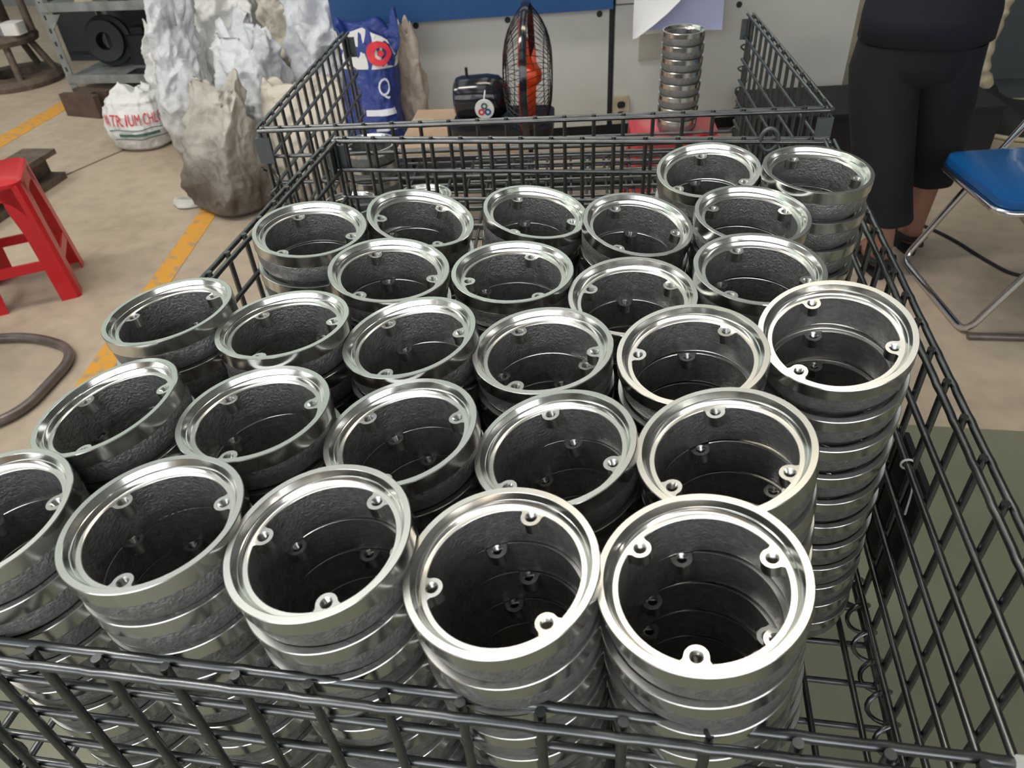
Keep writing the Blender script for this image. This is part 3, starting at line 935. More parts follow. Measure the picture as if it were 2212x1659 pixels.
# ------------------------------------------------------------------ sacks
def fbm(p, sc_, oc=3):
    return noise.fractal(Vector(p) * sc_, 0.9, 2.1, oc)
class Sack:
    def __init__(self, rx, ry, H, seed, prof, lean=(0, 0), rough=0.03, yaw=0.0, flat=2.6, peak=0.22, pinch=0.62):
        self.peak, self.pinch = peak, pinch
        self.rx, self.ry, self.H, self.seed, self.prof, self.lean, self.rough, self.yaw, self.flat = rx, ry, H, seed, prof, lean, rough, yaw, flat
    def rad(self, v):
        p = self.prof
        for (a, ra), (b, rb) in zip(p, p[1:]):
            if v <= b:
                t = (v - a) / (b - a)
                t = t * t * (3 - 2 * t)
                return ra + (rb - ra) * t
        return p[-1][1]
    def P(self, th, v, off=0.0):
        r = self.rad(v)
        c, s = math.cos(th), math.sin(th)
        e = 2.0 / self.flat
        fx, fy = 1 + 0.30 * v ** 3, 1 - self.pinch * v ** 2.2
        x = self.rx * fx * r * math.copysign(abs(c) ** e, c)
        y = self.ry * fy * r * math.copysign(abs(s) ** e, s)
        z = self.H * v
        so = Vector((self.seed * 3.7, self.seed * 1.3, self.seed * 2.1))
        q = Vector((x, y, z)) + so
        # creases: ridged noise, stretched along the height near the top
        wp = noise.noise(Vector((q.x * 4, q.y * 4, q.z * 3))) * 0.9
        n1 = noise.noise(Vector((q.x * 7 + wp, q.y * 7 - wp, q.z * 3.2 + wp)))
        n2 = noise.noise(Vector((q.x * 15 - wp, q.y * 15 + wp, q.z * 7 + 5 + wp * 2)))
        n3 = noise.noise(Vector((q.x * 33, q.y * 33, q.z * 19 + 9)))
        rd = (1 - min(1.0, abs(n1) * 2.4)) ** 1.3
        rd2 = (1 - min(1.0, abs(n2) * 2.4)) ** 1.3
        rd3 = (1 - min(1.0, abs(n3) * 2.4)) ** 1.3
        d = self.rough * (1.1 * rd + 0.6 * rd2 + 0.28 * rd3 - 0.9) * min(1, v * 7)
        dirv = Vector((c, s, 0.25 * v))
        p = Vector((x, y, z)) + dirv * (d + off)
        if v > 0.86:                                   # ragged, peaked mouth
            k = (v - 0.86) / 0.14
            p.z += k * self.H * self.peak * noise.noise(Vector((c * 1.3 + self.seed, s * 1.3, 3)))
        p.z = max(p.z, 0.002 + v * 0.01)
        p.x += self.lean[0] * v * v
        p.y += self.lean[1] * v * v
        cy_, sy_ = math.cos(self.yaw), math.sin(self.yaw)
        return Vector((p.x * cy_ - p.y * sy_, p.x * sy_ + p.y * cy_, p.z))
    def mesh(self, mtl, nu=110, nv=70, inner=True):
        vs, fs = [], []
        for j in range(nv + 1):
            for i in range(nu):
                vs.append(self.P(2 * PI * i / nu, j / nv))
        rows = nv + 1
        if inner:                                      # the mouth folds inwards
            for (vv, sc_) in ((0.985, 0.90), (0.93, 0.72), (0.86, 0.45)):
                for i in range(nu):
                    p = self.P(2 * PI * i / nu, vv)
                    c = Vector((self.lean[0] * vv * vv, self.lean[1] * vv * vv, p.z))
                    q = c + (p - c) * sc_
                    q.z = p.z - 0.03 * (1 - sc_)
                    vs.append(q)
                rows += 1
        for j in range(rows - 1):
            for i in range(nu):
                l = (i + 1) % nu
                fs.append((j * nu + i, j * nu + l, (j + 1) * nu + l, (j + 1) * nu + i))
        fs.append(tuple(reversed(range(nu))))
        fs.append(tuple((rows - 1) * nu + i for i in range(nu)))
        return MB().add(vs, fs)
FULL = [(0, 0.80), (0.06, 0.97), (0.25, 1.05), (0.5, 1.0), (0.72, 0.93), (0.88, 0.82), (1.0, 0.72)]
OPEN = [(0, 0.80), (0.06, 0.97), (0.25, 1.05), (0.45, 1.0), (0.62, 0.90), (0.8, 0.84), (0.93, 0.90), (1.0, 0.86)]
PEAK = [(0, 0.82), (0.06, 0.98), (0.25, 1.03), (0.45, 0.98), (0.65, 0.86), (0.85, 0.70), (1.0, 0.58)]
SQUAT = [(0, 0.82), (0.08, 0.98), (0.3, 1.06), (0.6, 1.0), (0.82, 0.80), (0.94, 0.55), (1.0, 0.35)]
def sack(loc, rx, ry, H, seed, prof, mtl, label, lean=(0, 0), rough=0.03, yaw=0.0, group='sacks heaped by the wall', pinch=0.62):
    S = Sack(rx, ry, H, seed, prof, lean, rough, yaw, pinch=pinch)
    t = thing('woven_sack', label, 'sack', loc, 0, group)
    S.mesh(mtl).build('sack_body', mtl, t, 179)
    return t, S
def wrap_text(txt, S, parent, mtl, th0, th1, v0, v1, off=0.006, name='lettering'):
    cu = bpy.data.curves.new('lettering', 'FONT')
    cu.body = txt
    cu.resolution_u = 3
    ob = bpy.data.objects.new('tmp_text', cu)
    COL.objects.link(ob)
    dg = bpy.context.evaluated_depsgraph_get()
    me = bpy.data.meshes.new_from_object(ob.evaluated_get(dg))
    bpy.data.objects.remove(ob)
    bm = bmesh.new()
    bm.from_mesh(me)
    bmesh.ops.triangulate(bm, faces=bm.faces)
    bmesh.ops.subdivide_edges(bm, edges=[e for e in bm.edges if e.calc_length() > 0.25], cuts=1)
    xs_ = [v.co.x for v in bm.verts]
    ys_ = [v.co.y for v in bm.verts]
    x0, x1, y0, y1 = min(xs_), max(xs_), min(ys_), max(ys_)
    for v in bm.verts:
        u, w = (v.co.x - x0) / (x1 - x0), (v.co.y - y0) / max(1e-6, y1 - y0)
        v.co = S.P(th0 + (th1 - th0) * u, v0 + (v1 - v0) * w, off)
    bm.to_mesh(me)
    bm.free()
    me.materials.clear()
    me.materials.append(M[mtl])
    return link(name, me, parent)
def wrap_bar(S, parent, mtl, th0, th1, v0, v1, off=0.005, name='print_line', wob=0.0):
    vs, fs = [], []
    n = 24
    for i in range(n + 1):
        th = th0 + (th1 - th0) * i / n
        dv = wob * math.sin(i * 0.5)
        vs += [S.P(th, v0 + dv, off), S.P(th, v1 + dv, off)]
    for i in range(n):
        fs.append((2 * i, 2 * i + 2, 2 * i + 3, 2 * i + 1))
    return MB().add(vs, fs).build(name, mtl, parent, 179)

ta, Sa = sack((-2.575, 3.53, 0), 0.150, 0.145, 0.285, 1, SQUAT, 'sackwhite', 'squat white sack printed with red lettering', rough=0.012, pinch=0.1)
a0 = R(-56)
wrap_text('NATRIUM CHLORID', Sa, ta, 'ink_red', a0 - 1.30, a0 + 1.20, 0.48, 0.67, 0.005)
wrap_bar(Sa, ta, 'ink_green', a0 - 1.0, a0 + 0.9, 0.40, 0.415, wob=0.01)
wrap_bar(Sa, ta, 'ink_green', a0 - 0.75, a0 + 0.5, 0.30, 0.35)
wrap_bar(Sa, ta, 'ink_green', a0 - 0.9, a0 + 0.8, 0.245, 0.26, wob=0.006)
sack((-2.50, 3.86, 0), 0.15, 0.14, 0.52, 2, PEAK, 'sackwhite', 'tall white sack with a peaked mouth behind the lettered sack', (0.02, -0.05), 0.028, R(30))
sack((-2.225, 3.43, 0), 0.125, 0.12, 0.70, 3, PEAK, 'sackcool', 'narrow pale sack with a dirty base between two bigger sacks', (0.08, 0.0), 0.028, R(50))
sack((-1.73, 2.82, 0), 0.180, 0.16, 0.48, 4, PEAK, 'sackgrey', 'big soiled grey sack nearest the yellow floor line', (-0.03, 0.08), 0.034, R(-25))
sack((-1.72, 3.22, 0), 0.19, 0.17, 0.60, 5, OPEN, 'sackcool', 'bright white sack with folded mouth behind the soiled grey one', (-0.03, 0.02), 0.04, R(-35))
sack((-2.03, 3.74, 0), 0.17, 0.16, 0.80, 6, PEAK, 'sackwhite', 'tall white sack rising to the top edge beside the dark rack', (-0.02, 0.03), 0.04, R(25))
sack((-1.63, 3.70, 0), 0.20, 0.18, 0.86, 7, OPEN, 'sackcream', 'tall cream sack reaching the top edge in the heap', (0.0, 0.0), 0.045)
sack((-1.44, 3.36, 0), 0.145, 0.14, 0.78, 8, OPEN, 'sackcool', 'crumpled pale sack beside the blue machine corner', (0.02, 0.05), 0.045)
sack((-1.395, 2.98, 0), 0.175, 0.16, 0.46, 9, FULL, 'sackcream', 'full pinkish cream sack behind the rear wire basket', (0.0, 0.03), 0.02)
th_, Sh = sack((-1.10, 2.98, 0), 0.115, 0.11, 0.64, 10, OPEN, 'sackblue', 'blue printed sack with a white letter beside the machine', (-0.01, 0.10), 0.012, pinch=0.35)
b0 = R(-62)
wrap_text('Q', Sh, th_, 'ink_white', b0 - 0.1, b0 + 0.38, 0.63, 0.75, 0.006)
for (v0, v1, q0, q1) in ((0.54, 0.575, -0.5, 0.6), (0.45, 0.465, -0.3, 0.55), (0.37, 0.385, -0.3, 0.55), (0.30, 0.315, -0.3, 0.55)):
    wrap_bar(Sh, th_, 'ink_white', b0 + q0, b0 + q1, v0, v1, 0.005)
wrap_bar(Sh, th_, 'sackwhite', b0 - 3.0, b0 + 3.1, 0.80, 0.985, 0.004, 'white_band')
for i, (r0, r1) in enumerate(((0.5, 1.0), (0.0, 0.28))):
    vs, fs = [], []
    n = 28
    for k in range(n):
        a = 2 * PI * k / n
        for rr_ in (r0, r1):
            vs.append(Sh.P(b0 + 0.02 + 0.42 * rr_ * math.cos(a), 0.885 + 0.07 * rr_ * math.sin(a), 0.009))
    for k in range(n):
        l = (k + 1) % n
        fs.append((2 * k, 2 * l, 2 * l + 1, 2 * k + 1))
    MB().add(vs, fs).build('emblem_ring', 'ink_red', th_, 179)
sack((-0.985, 3.16, 0), 0.075, 0.075, 0.60, 11, PEAK, 'sackbrown', 'thin tan sack squeezed between blue sack and machine', (-0.02, 0.0), 0.02)
vs = []
scrap = Sack(0.07, 0.05, 0.03, 12, FULL, (0, 0), 0.012).mesh('sackwhite', 30, 12).build('plastic_scrap', 'sackwhite', None, 179)
scrap.location = (-1.955, 2.80, 0.0)
tag(scrap, 'crumpled scrap of clear plastic by the soiled grey sack', 'scrap')

# ------------------------------------------------------------------ steel pieces on the floor
ch = thing('steel_channel', 'short hollow steel channel lying behind the red stool', 'steel beam', (-2.83, 2.76, 0))
MB().prism([(-0.085, 0.0), (0.085, 0.0), (0.085, 0.03), (0.01, 0.03), (0.01, 0.122), (0.085, 0.122), (0.085, 0.145), (-0.085, 0.145)], -0.31, 0.31, Matrix.Rotation(PI / 2, 4, 'X')).build('channel', 'iron', ch)
MB().box((-0.02, 0.06, 0.152), (0.05, 0.07, 0.014)).build('weld_plate', 'brownsteel', ch)
bb = thing('steel_block', 'brown channel steel block under the rack post', 'steel beam', (-3.20, 3.985, 0), R(-12))
MB().prism([(-0.13, -0.07), (0.13, -0.07), (0.13, -0.03), (0.06, -0.02), (0.06, 0.02), (0.13, 0.03), (0.13, 0.07), (-0.13, 0.07), (-0.13, 0.03), (-0.06, 0.02), (-0.06, -0.02), (-0.13, -0.03)], 0, 0.125).build('block', 'brownsteel', bb)

# ------------------------------------------------------------------ storage rack at the left back
rk = thing('storage_rack', 'grey slotted steel storage rack at the left back', 'rack', (-3.62, 4.40, 0))
post = MB().prism([(0, 0), (0.05, 0), (0.05, 0.006), (0.006, 0.006), (0.006, 0.05), (0, 0.05)], 0, 2.0)
pme = post.mesh('post', 'rackmetal')
for (px_, py_, rz_) in ((0, 0, 0), (1.25, 0, 90), (0, 0.55, -90), (1.25, 0.55, 180)):
    o = link('post', pme, rk)
    o.location = (px_, py_, 0)
    o.rotation_euler = (0, 0, R(rz_))
    slot = MB()
    for k in range(26):
        slot.box((0.024, -0.0012, 0.06 + k * 0.075), (0.012, 0.002, 0.026))
    slot.build('slots', 'dark', o)
for zz in (0.075, 0.49, 0.95, 1.5):
    MB().box((0.625, 0.275, zz), (1.24, 0.54, 0.02)).build('shelf', 'rackmetal', rk)
    MB().box((0.625, 0.0, zz), (1.25, 0.012, 0.05)).build('shelf_edge', 'rackmetal', rk)
for (gx, gz) in ((0.04, 0.45), (1.21, 0.45)):
    MB().prism([(0, 0), (0.09 if gx < 1 else -0.09, 0), (0, -0.09)], -0.003, 0.003, Matrix.Translation((gx, 0.0, gz)) @ Matrix.Rotation(PI / 2, 4, 'X')).build('gusset', 'rackmetal', rk, None, True)
def part_disc(loc, r, h, label, mtl='iron', tilt=0.0, rz=0.0):
    o = MB().lathe([(r * 0.35, 0), (r, 0), (r, h * 0.4), (r * 0.8, h * 0.5), (r * 0.8, h), (r * 0.35, h)], 32, closed=True).build('machine_part', mtl, None, 30)
    o.location = loc
    o.rotation_euler = (tilt, 0, rz)
    return tag(o, label, 'machine part')
part_disc((-3.42, 4.68, 0.235), 0.15, 0.09, 'dark round iron wheel leaning on the lower shelf', 'dark', R(80), R(10))
part_disc((-3.02, 4.70, 0.0855), 0.10, 0.20, 'dark iron hub standing upright on the lower shelf', 'dark')
o = MB().box((0, 0, 0.09), (0.16, 0.14, 0.18)).box((0, 0, 0.2), (0.09, 0.08, 0.04)).build('gear_box', 'dark')
o.location = (-3.22, 4.72, 0.0855)
tag(o, 'dark square gear box on the lower rack shelf', 'gear box')
o = MB().prism(rounded(0.34, 0.14, 0.02), 0, 0.008).build('steel_plate', 'chrome', None, 30)
o.location = (-3.05, 4.49, 0.0856)
tag(o, 'bright bare steel plate lying on the lower rack shelf', 'plate')
o = MB().prism(rounded(0.36, 0.10, 0.02), 0, 0.012).build('copper_plate', 'iron', None, 30)
o.location = (-2.80, 4.75, 0.0856)
tag(o, 'reddish plate at the rear of the lower rack shelf', 'plate')
for i, (bx_, w_, h_, mm, lb) in enumerate(((-3.33, 0.12, 0.05, 'cream', 'flat cream box on the upper rack shelf'), (-3.12, 0.10, 0.08, 'dark', 'small dark box on the upper rack shelf'),
                                         (-2.92, 0.09, 0.07, 'ink_red', 'small red box on the upper rack shelf'), (-2.72, 0.12, 0.06, 'sackbrown', 'low tan box on the upper rack shelf'))):
    o = MB().box((0, 0, h_ / 2), (w_, 0.12, h_)).box((0, 0, h_ * 0.86), (w_ + 0.006, 0.126, h_ * 0.25)).build('parts_box', mm)
    o.location = (bx_, 4.50, 0.5001)
    tag(o, lb, 'box')
db = thing('dark_cabinet', 'dark steel cabinet standing behind the storage rack', 'cabinet', (-2.9, 5.35, 0))
MB().box((0, 0, 0.95), (2.4, 0.5, 1.9)).build('body', 'cabinet', db)
for sx in (-0.6, 0.6):
    d = MB().box((sx, -0.262, 0.97), (1.16, 0.022, 1.8)).build('door', 'cabinet', db)
    MB().box((sx - math.copysign(0.5, sx), -0.285, 1.0), (0.02, 0.024, 0.14)).build('handle', 'chrome', d)

# ------------------------------------------------------------------ iron press column at the far left
pr = thing('iron_press', 'rusty iron press column with rods at the far left', 'machine', (-4.15, 4.62, 0))
MB().lathe([(0.16, 0.0), (0.28, 0.0), (0.285, 0.03), (0.26, 0.06), (0.16, 0.06)], 36, closed=True).build('base_ring', 'iron', pr, 40)
for k in range(5):
    a = 2 * PI * k / 5 + 0.4
    MB().tube([(0.24 * math.cos(a), 0.24 * math.sin(a), 0.05), (0.15 * math.cos(a), 0.15 * math.sin(a), 0.26)], 0.022, 10).build('strut', 'iron', pr, 40)
MB().lathe([(0.0, 0.25), (0.21, 0.25), (0.22, 0.28), (0.20, 0.31), (0.0, 0.31)], 36).build('table', 'iron', pr, 40)
MB().tube([(-0.04, 0.05, 0.31), (-0.04, 0.05, 2.2)], 0.085, 24).build('column', 'iron', pr, 40)
MB().tube([(0.09, -0.08, 0.31), (0.05, -0.02, 2.1)], 0.018, 12).build('rod', 'rackmetal', pr, 40)
MB().tube([(0.20, 0.05, 0.31), (0.16, 0.10, 2.1)], 0.024, 12).build('rod', 'iron', pr, 40)
o = MB().prism(rounded(0.12, 0.10, 0.02), 0, 0.07).build('white_block', 'white', None, 40)
o.location = (-3.99, 4.57, 0.3105)
tag(o, 'small white block resting on the iron press table', 'block')

# ------------------------------------------------------------------ tube chair at the left edge
tc_ = thing('tube_chair', 'grey tube framed chair, only its base at the left edge', 'chair', (-2.0, 1.52, 0))
TR = 0.0155
base = fillet([(-0.45, 0.13, TR), (0.02, 0.245, TR), (0.245, 0.175, TR), (0.265, -0.16, TR), (-0.02, -0.31, TR), (-0.45, -0.30, TR)], 0.11, 8)
MB().tube(base, TR, 12).build('base_frame', 'tube', tc_, 60)
for yy in (0.13, -0.30):
    MB().tube(fillet([(-0.45, yy, TR), (-0.52, yy, TR + 0.01), (-0.52, yy, 0.43), (-0.10, yy * 0.9, 0.44)], 0.06), TR, 12).build('upright', 'tube', tc_, 60)
    MB().tube(fillet([(-0.52, yy, 0.40), (-0.56, yy, 0.85)], 0.05), TR, 12).build('back_post', 'tube', tc_, 60)
MB().prism(rounded(0.42, 0.42, 0.06), 0.457, 0.50, Matrix.Translation((-0.31, -0.08, 0))).build('seat', 'black', tc_, 40)
MB().prism(rounded(0.03, 0.42, 0.012), 0.62, 0.86, Matrix.Translation((-0.545, -0.085, 0))).build('backrest', 'black', tc_, 40)

# ------------------------------------------------------------------ blue folding chair at the right edge
bc = thing('folding_chair', 'blue vinyl folding chair with chrome tube frame', 'chair', (1.10, 2.17, 0))
def W(x, y, z): return (x - 1.10, y - 2.17, z)
CT = 0.0105
d1 = Vector((0.40, -0.03, 0.87))
near0, far0 = Vector(W(0.985, 2.0, CT)), Vector(W(0.917, 2.442, CT))
def leg_top(p): return p + d1 * 0.98
fr_ = fillet([leg_top(far0), far0 + Vector((0.0, 0, 0.0)), near0, leg_top(near0)], 0.05, 8)
MB().tube(fr_, CT, 12).build('back_frame', 'chrome', bc, 60)
fr2 = fillet([W(1.02, 2.36, 0.40), W(1.40, 2.44, CT), W(1.44, 2.03, CT), W(1.04, 1.98, 0.40)], 0.05, 8)
MB().tube(fr2, CT, 12).build('front_frame', 'chrome', bc, 60)
MB().tube(fillet([W(0.99, 1.985, CT), W(1.2, 1.99, CT), W(1.44, 2.03, CT)], 0.05), CT, 12).build('floor_rail', 'tube', bc, 60)
seat_m = Matrix.Translation(W(1.085, 2.145, 0)) @ Matrix.Rotation(R(10), 4, 'Z')
sr = rounded(0.37, 0.35, 0.05)
n_ = len(sr)
def ring_at(s, z): return [seat_m @ Vector((x * s, y * s, z)) for x, y in sr]
vs = ring_at(0.97, 0.425) + ring_at(1.0, 0.435) + ring_at(0.985, 0.452) + ring_at(0.8, 0.462)
fs = [(q * n_ + i, q * n_ + (i + 1) % n_, (q + 1) * n_ + (i + 1) % n_, (q + 1) * n_ + i) for q in range(3) for i in range(n_)]
fs += [tuple(reversed(range(n_))), tuple(range(3 * n_, 4 * n_))]
MB().add(vs, fs).build('seat', 'bluevinyl', bc, 60)
MB().tube([seat_m @ Vector((x * 1.0, y * 1.0, 0.420)) for x, y in sr], 0.009, 8, closed=True).build('seat_frame', 'chrome', bc, 60)
bk = Matrix.Translation(leg_top((near0 + far0) / 2) + Vector((-0.02, 0, -0.08))) @ Matrix.Rotation(R(-24), 4, 'Y')
MB().prism(rounded(0.03, 0.40, 0.012), -0.10, 0.10, bk).build('backrest', 'bluevinyl', bc, 40)

# ------------------------------------------------------------------ suction drum with cream hose, dark cabinet
dr = thing('suction_drum', 'low black suction boot with a cream floor rim', 'drum', (1.74, 3.81, 0))
vs, fs = [], []
secs = [(0, 0, 0.0, 0.262), (0, 0, 0.025, 0.26), (-0.10, -0.055, 0.08, 0.16), (-0.19, -0.11, 0.14, 0.085), (-0.235, -0.14, 0.185, 0.055), (-0.245, -0.145, 0.21, 0.05)]
for (ox, oy, oz, r_) in secs:
    for k in range(40):
        a = 2 * PI * k / 40
        vs.append((ox + r_ * math.cos(a), oy + r_ * math.sin(a), oz))
for i in range(len(secs) - 1):
    for k in range(40):
        l = (k + 1) % 40
        fs.append((i * 40 + k, i * 40 + l, (i + 1) * 40 + l, (i + 1) * 40 + k))
fs += [tuple(reversed(range(40))), tuple((len(secs) - 1) * 40 + k for k in range(40))]
MB().add(vs, fs).build('boot', 'matteblack', dr, 60)
MB().tube([(0.268 * math.cos(a), 0.268 * math.sin(a), 0.012) for a in [2 * PI * i / 60 for i in range(60)]], 0.010, 8, closed=True).build('rim_band', 'cream', dr, 60)
hp = fillet([(1.495, 3.665, 0.2115), (1.455, 3.655, 0.27), (1.437, 3.65, 0.37), (1.447, 3.65, 0.49), (1.455, 3.65, 0.56), (1.47, 3.66, 1.0), (1.5, 3.7, 1.7)], 0.06, 6)
ho = MB().tube(hp, 0.034, 18, rs=[0.034 + 0.004 * math.sin(i * 1.3) for i in range(len(hp))]).build('cream_hose', 'cream', None, 60)
tag(ho, 'thick cream hose hanging down beside the dark cabinet', 'hose')
cb = thing('dark_cabinet', 'dark grey cabinet at the right edge behind the chair', 'cabinet', (2.35, 4.35, 0))
MB().box((0, 0, 0.9), (1.5, 0.4, 1.8)).build('body', 'cabinet', cb)
for sx in (-0.38, 0.38):
    d = MB().box((sx, -0.212, 0.93), (0.72, 0.02, 1.66)).build('door', 'cabinet', cb)
    MB().box((sx - math.copysign(0.3, sx), -0.235, 0.95), (0.02, 0.025, 0.14)).build('handle', 'chrome', d)

# ------------------------------------------------------------------ person
def skin_mesh(name, verts, edges, radii, root, mtl, parent, sub=2):
    me = bpy.data.meshes.new(name)
    me.from_pydata([tuple(v) for v in verts], edges, [])
    ob = bpy.data.objects.new(name + '_tmp', me)
    COL.objects.link(ob)
    ob.modifiers.new('s', 'SKIN')
    for i, sv in enumerate(me.skin_vertices[0].data):
        r = radii[i]
        sv.radius = r if isinstance(r, tuple) else (r, r)
        sv.use_root = (i == root)
    sd = ob.modifiers.new('d', 'SUBSURF')
    sd.levels = sub
    dg = bpy.context.evaluated_depsgraph_get()
    out = bpy.data.meshes.new_from_object(ob.evaluated_get(dg))
    bpy.data.objects.remove(ob)
    out.materials.clear()
    out.materials.append(M[mtl])
    out.polygons.foreach_set('use_smooth', [True] * len(out.polygons))
    return link(name, out, parent)
pe = thing('person', 'person in black shirt and cropped black trousers standing with back turned', 'person', (0.84, 2.44, 0))
PX, PY = 0.84, 2.44
V_, E_, Rd = [], [], []
def jv(x, y, z, r, par=None):
    V_.append((x - PX, y - PY, z))
    Rd.append(r)
    if par is not None:
        E_.append((par, len(V_) - 1))
    return len(V_) - 1
pel = jv(0.79, 2.47, 0.80, (0.13, 0.11))
sp1 = jv(0.79, 2.47, 0.98, (0.12, 0.10), pel)
sp2 = jv(0.79, 2.47, 1.18, (0.14, 0.11), sp1)
sp3 = jv(0.79, 2.475, 1.33, (0.12, 0.09), sp2)
nk = jv(0.79, 2.48, 1.40, 0.055, sp3)
hd0 = jv(0.79, 2.49, 1.47, 0.062, nk)
hd1 = jv(0.79, 2.50, 1.54, (0.078, 0.09), hd0)
hd2 = jv(0.79, 2.49, 1.62, (0.07, 0.082), hd1)
for (sx, hx, kx, ky, ax, ay) in ((-1, 0.715, 0.745, 2.43, 0.815, 2.375), (1, 0.865, 0.925, 2.52, 0.955, 2.545)):
    h_ = jv(hx, 2.46, 0.74, 0.095, pel)
    kn = jv(kx, ky, 0.45, 0.060, h_)
    cf = jv((kx + ax) / 2, (ky + ay) / 2 - 0.01, 0.29, 0.055, kn)
    an = jv(ax, ay, 0.085, 0.036, cf)
    hl = jv(ax, ay - 0.01, 0.04, 0.034, an)
    bl = jv(ax + 0.01 * sx, ay + 0.10, 0.032, (0.036, 0.026), hl)
    jv(ax + 0.012 * sx, ay + 0.155, 0.026, (0.030, 0.020), bl)
    sh = jv(0.79 + sx * 0.155, 2.475, 1.325, 0.055, sp3)
    el = jv(0.79 + sx * 0.20, 2.48, 1.06, 0.042, sh)
    wr = jv(0.79 + sx * 0.15, 2.70, 1.00, 0.027, el)
    pm = jv(0.79 + sx * 0.14, 2.76, 0.99, (0.018, 0.030), wr)
    for k in range(4):
        fx = 0.79 + sx * 0.14 + (k - 1.5) * 0.019
        ln = (0.068, 0.076, 0.072, 0.055)[k]
        f1 = jv(fx, 2.79, 0.985, 0.0095, pm)
        f2 = jv(fx, 2.79 + ln * 0.5, 0.975, 0.0085, f1)
        jv(fx, 2.79 + ln * 0.9, 0.955, 0.0075, f2)
    t1 = jv(0.79 + sx * 0.10, 2.765, 0.98, 0.0105, pm)
    jv(0.79 + sx * 0.085, 2.80, 0.965, 0.0085, t1)
skin_mesh('body', V_, E_, Rd, 0, 'skin', pe)
def loft(sections, mtl, name, parent, n=28):
    vs, fs = [], []
    for (x, y, z, rx, ry) in sections:
        for k in range(n):
            a = 2 * PI * k / n
            w = 1 + 0.03 * math.sin(5 * a + z * 20)
            vs.append((x - PX + rx * w * math.cos(a), y - PY + ry * w * math.sin(a), z))
    for i in range(len(sections) - 1):
        for k in range(n):
            l = (k + 1) % n
            fs.append((i * n + k, i * n + l, (i + 1) * n + l, (i + 1) * n + k))
    return MB().add(vs, fs).build(name, mtl, parent, 179)
tr_ = loft([(0.795, 2.465, 0.90, 0.160, 0.125), (0.795, 2.465, 0.78, 0.172, 0.135), (0.795, 2.465, 0.68, 0.175, 0.135), (0.795, 2.465, 0.63, 0.165, 0.125), (0.795, 2.465, 0.60, 0.10, 0.08)], 'cloth', 'trousers', pe)
for (hx, kx, ky, ax, ay, hz) in ((0.715, 0.745, 2.43, 0.80, 2.385, 0.195), (0.875, 0.925, 2.515, 0.948, 2.54, 0.26)):
    loft([(hx, 2.465, 0.72, 0.094, 0.118), (hx, 2.465, 0.64, 0.101, 0.120), ((hx * 2 + kx) / 3, (2.465 * 2 + ky) / 3, 0.55, 0.099, 0.114), (kx, ky, 0.43, 0.093, 0.104),
          ((kx + ax) / 2, (ky + ay) / 2, 0.31, 0.090, 0.098), (ax, ay, hz + 0.012, 0.083, 0.088), (ax, ay, hz, 0.080, 0.085), (ax, ay, hz + 0.01, 0.070, 0.075)], 'cloth', 'trouser_leg', tr_)
loft([(0.795, 2.465, 0.732, 0.170, 0.135), (0.795, 2.465, 0.725, 0.184, 0.147), (0.795, 2.465, 0.80, 0.182, 0.147), (0.79, 2.47, 0.95, 0.165, 0.132), (0.79, 2.47, 1.15, 0.178, 0.135), (0.79, 2.47, 1.28, 0.19, 0.125),
      (0.79, 2.475, 1.36, 0.15, 0.095), (0.79, 2.478, 1.405, 0.072, 0.07)], 'shirt', 'shirt', pe)
for sx in (-1, 1):
    MB().tube([(0.79 + sx * 0.13 - PX, 2.475 - PY, 1.34), (0.79 + sx * 0.18 - PX, 2.465 - PY, 1.24), (0.79 + sx * 0.20 - PX, 2.475 - PY, 1.10)], 0.06, 20, rs=[0.07, 0.066, 0.062]).build('sleeve', 'shirt', pe, 60)
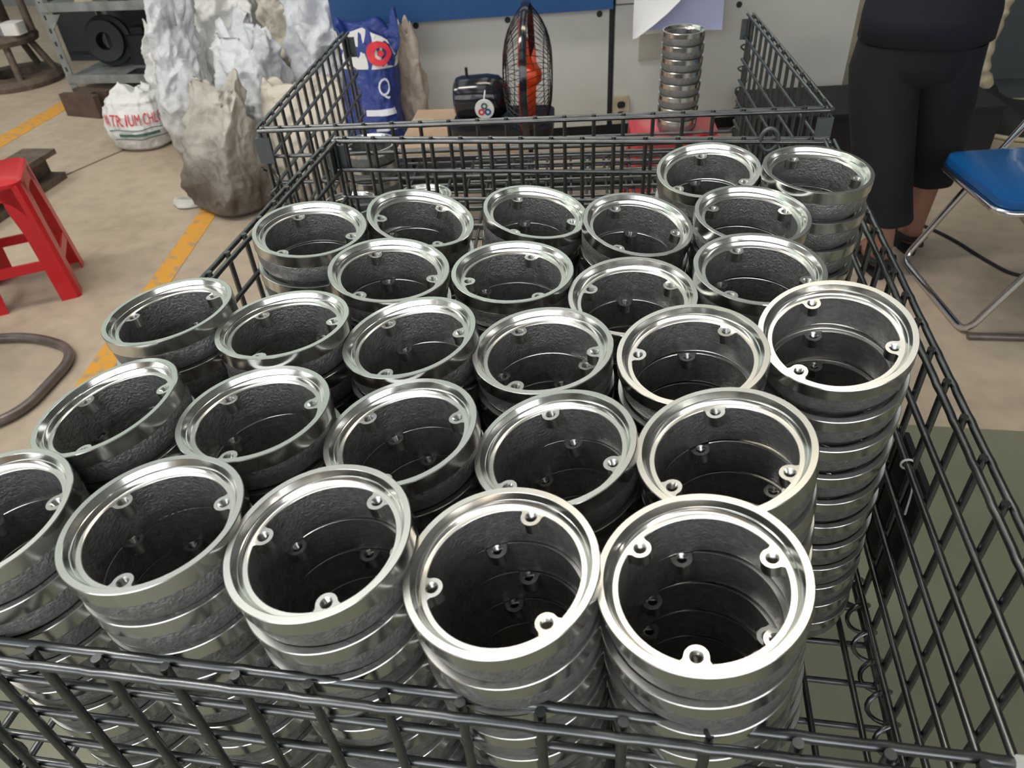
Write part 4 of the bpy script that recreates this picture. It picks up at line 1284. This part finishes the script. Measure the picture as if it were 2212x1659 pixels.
MB().sphere((0.79 - PX, 2.482 - PY, 1.60), 0.095, 24, 14, (0.93, 1.05, 0.95)).build('hair', 'hair', pe, 60)
for sx in (-1, 1):
    MB().sphere((0.79 + sx * 0.032 - PX, 2.578 - PY, 1.555), 0.012, 12, 8).build('eye', 'eyewhite', pe, 60)
    MB().sphere((0.79 + sx * 0.082 - PX, 2.495 - PY, 1.55), 0.03, 12, 8, (0.35, 0.7, 1.0)).build('ear', 'skin', pe, 60)
MB().sphere((0.79 - PX, 2.595 - PY, 1.53), 0.017, 12, 8, (0.8, 1.0, 1.5)).build('nose', 'skin', pe, 60)
MB().sphere((0.79 - PX, 2.585 - PY, 1.49), 0.022, 12, 8, (1.1, 0.4, 0.35)).build('mouth', 'lip', pe, 60)
for (sx, ax, ay, who) in ((-1, 0.815, 2.375, 'nearer'), (1, 0.955, 2.545, 'farther')):
    s = thing('sandal', 'black strap sandal on the %s foot of the standing person' % who, 'sandal', (ax, ay, 0), 0, 'sandals worn by the person')
    sole = [(0.0 + 0.040 * math.cos(a) * (1 + 0.12 * math.sin(a)), 0.065 + 0.128 * math.sin(a)) for a in [2 * PI * i / 26 for i in range(26)]]
    MB().prism(sole, 0.0, 0.014).build('sole', 'matteblack', s, 40)
    for (yy, zz, rx) in ((0.10, 0.03, 0.042), (-0.012, 0.055, 0.041)):
        MB().tube([(rx * math.cos(a), yy + 0.005 * math.sin(a), 0.012 + (zz) * math.sin(a)) for a in [PI * i / 12 for i in range(13)]], 0.009, 8).build('strap', 'matteblack', s, 60)
    MB().tube([(0.043 * math.cos(a), -0.005 + 0.047 * math.sin(a), 0.058) for a in [PI + PI * i / 12 for i in range(13)]], 0.010, 8).build('heel_strap', 'matteblack', s, 60)

cb_ = MB().tube(fillet([(1.02, 2.75, 0.006), (1.12, 2.62, 0.006), (1.18, 2.47, 0.006), (1.24, 2.36, 0.006), (1.33, 2.35, 0.006), (1.5, 2.30, 0.006), (1.8, 2.4, 0.006)], 0.08, 5), 0.006, 8).build('floor_cable', 'matteblack', None, 60)
tag(cb_, 'thin dark cable trailing on the floor under the blue chair', 'cable')
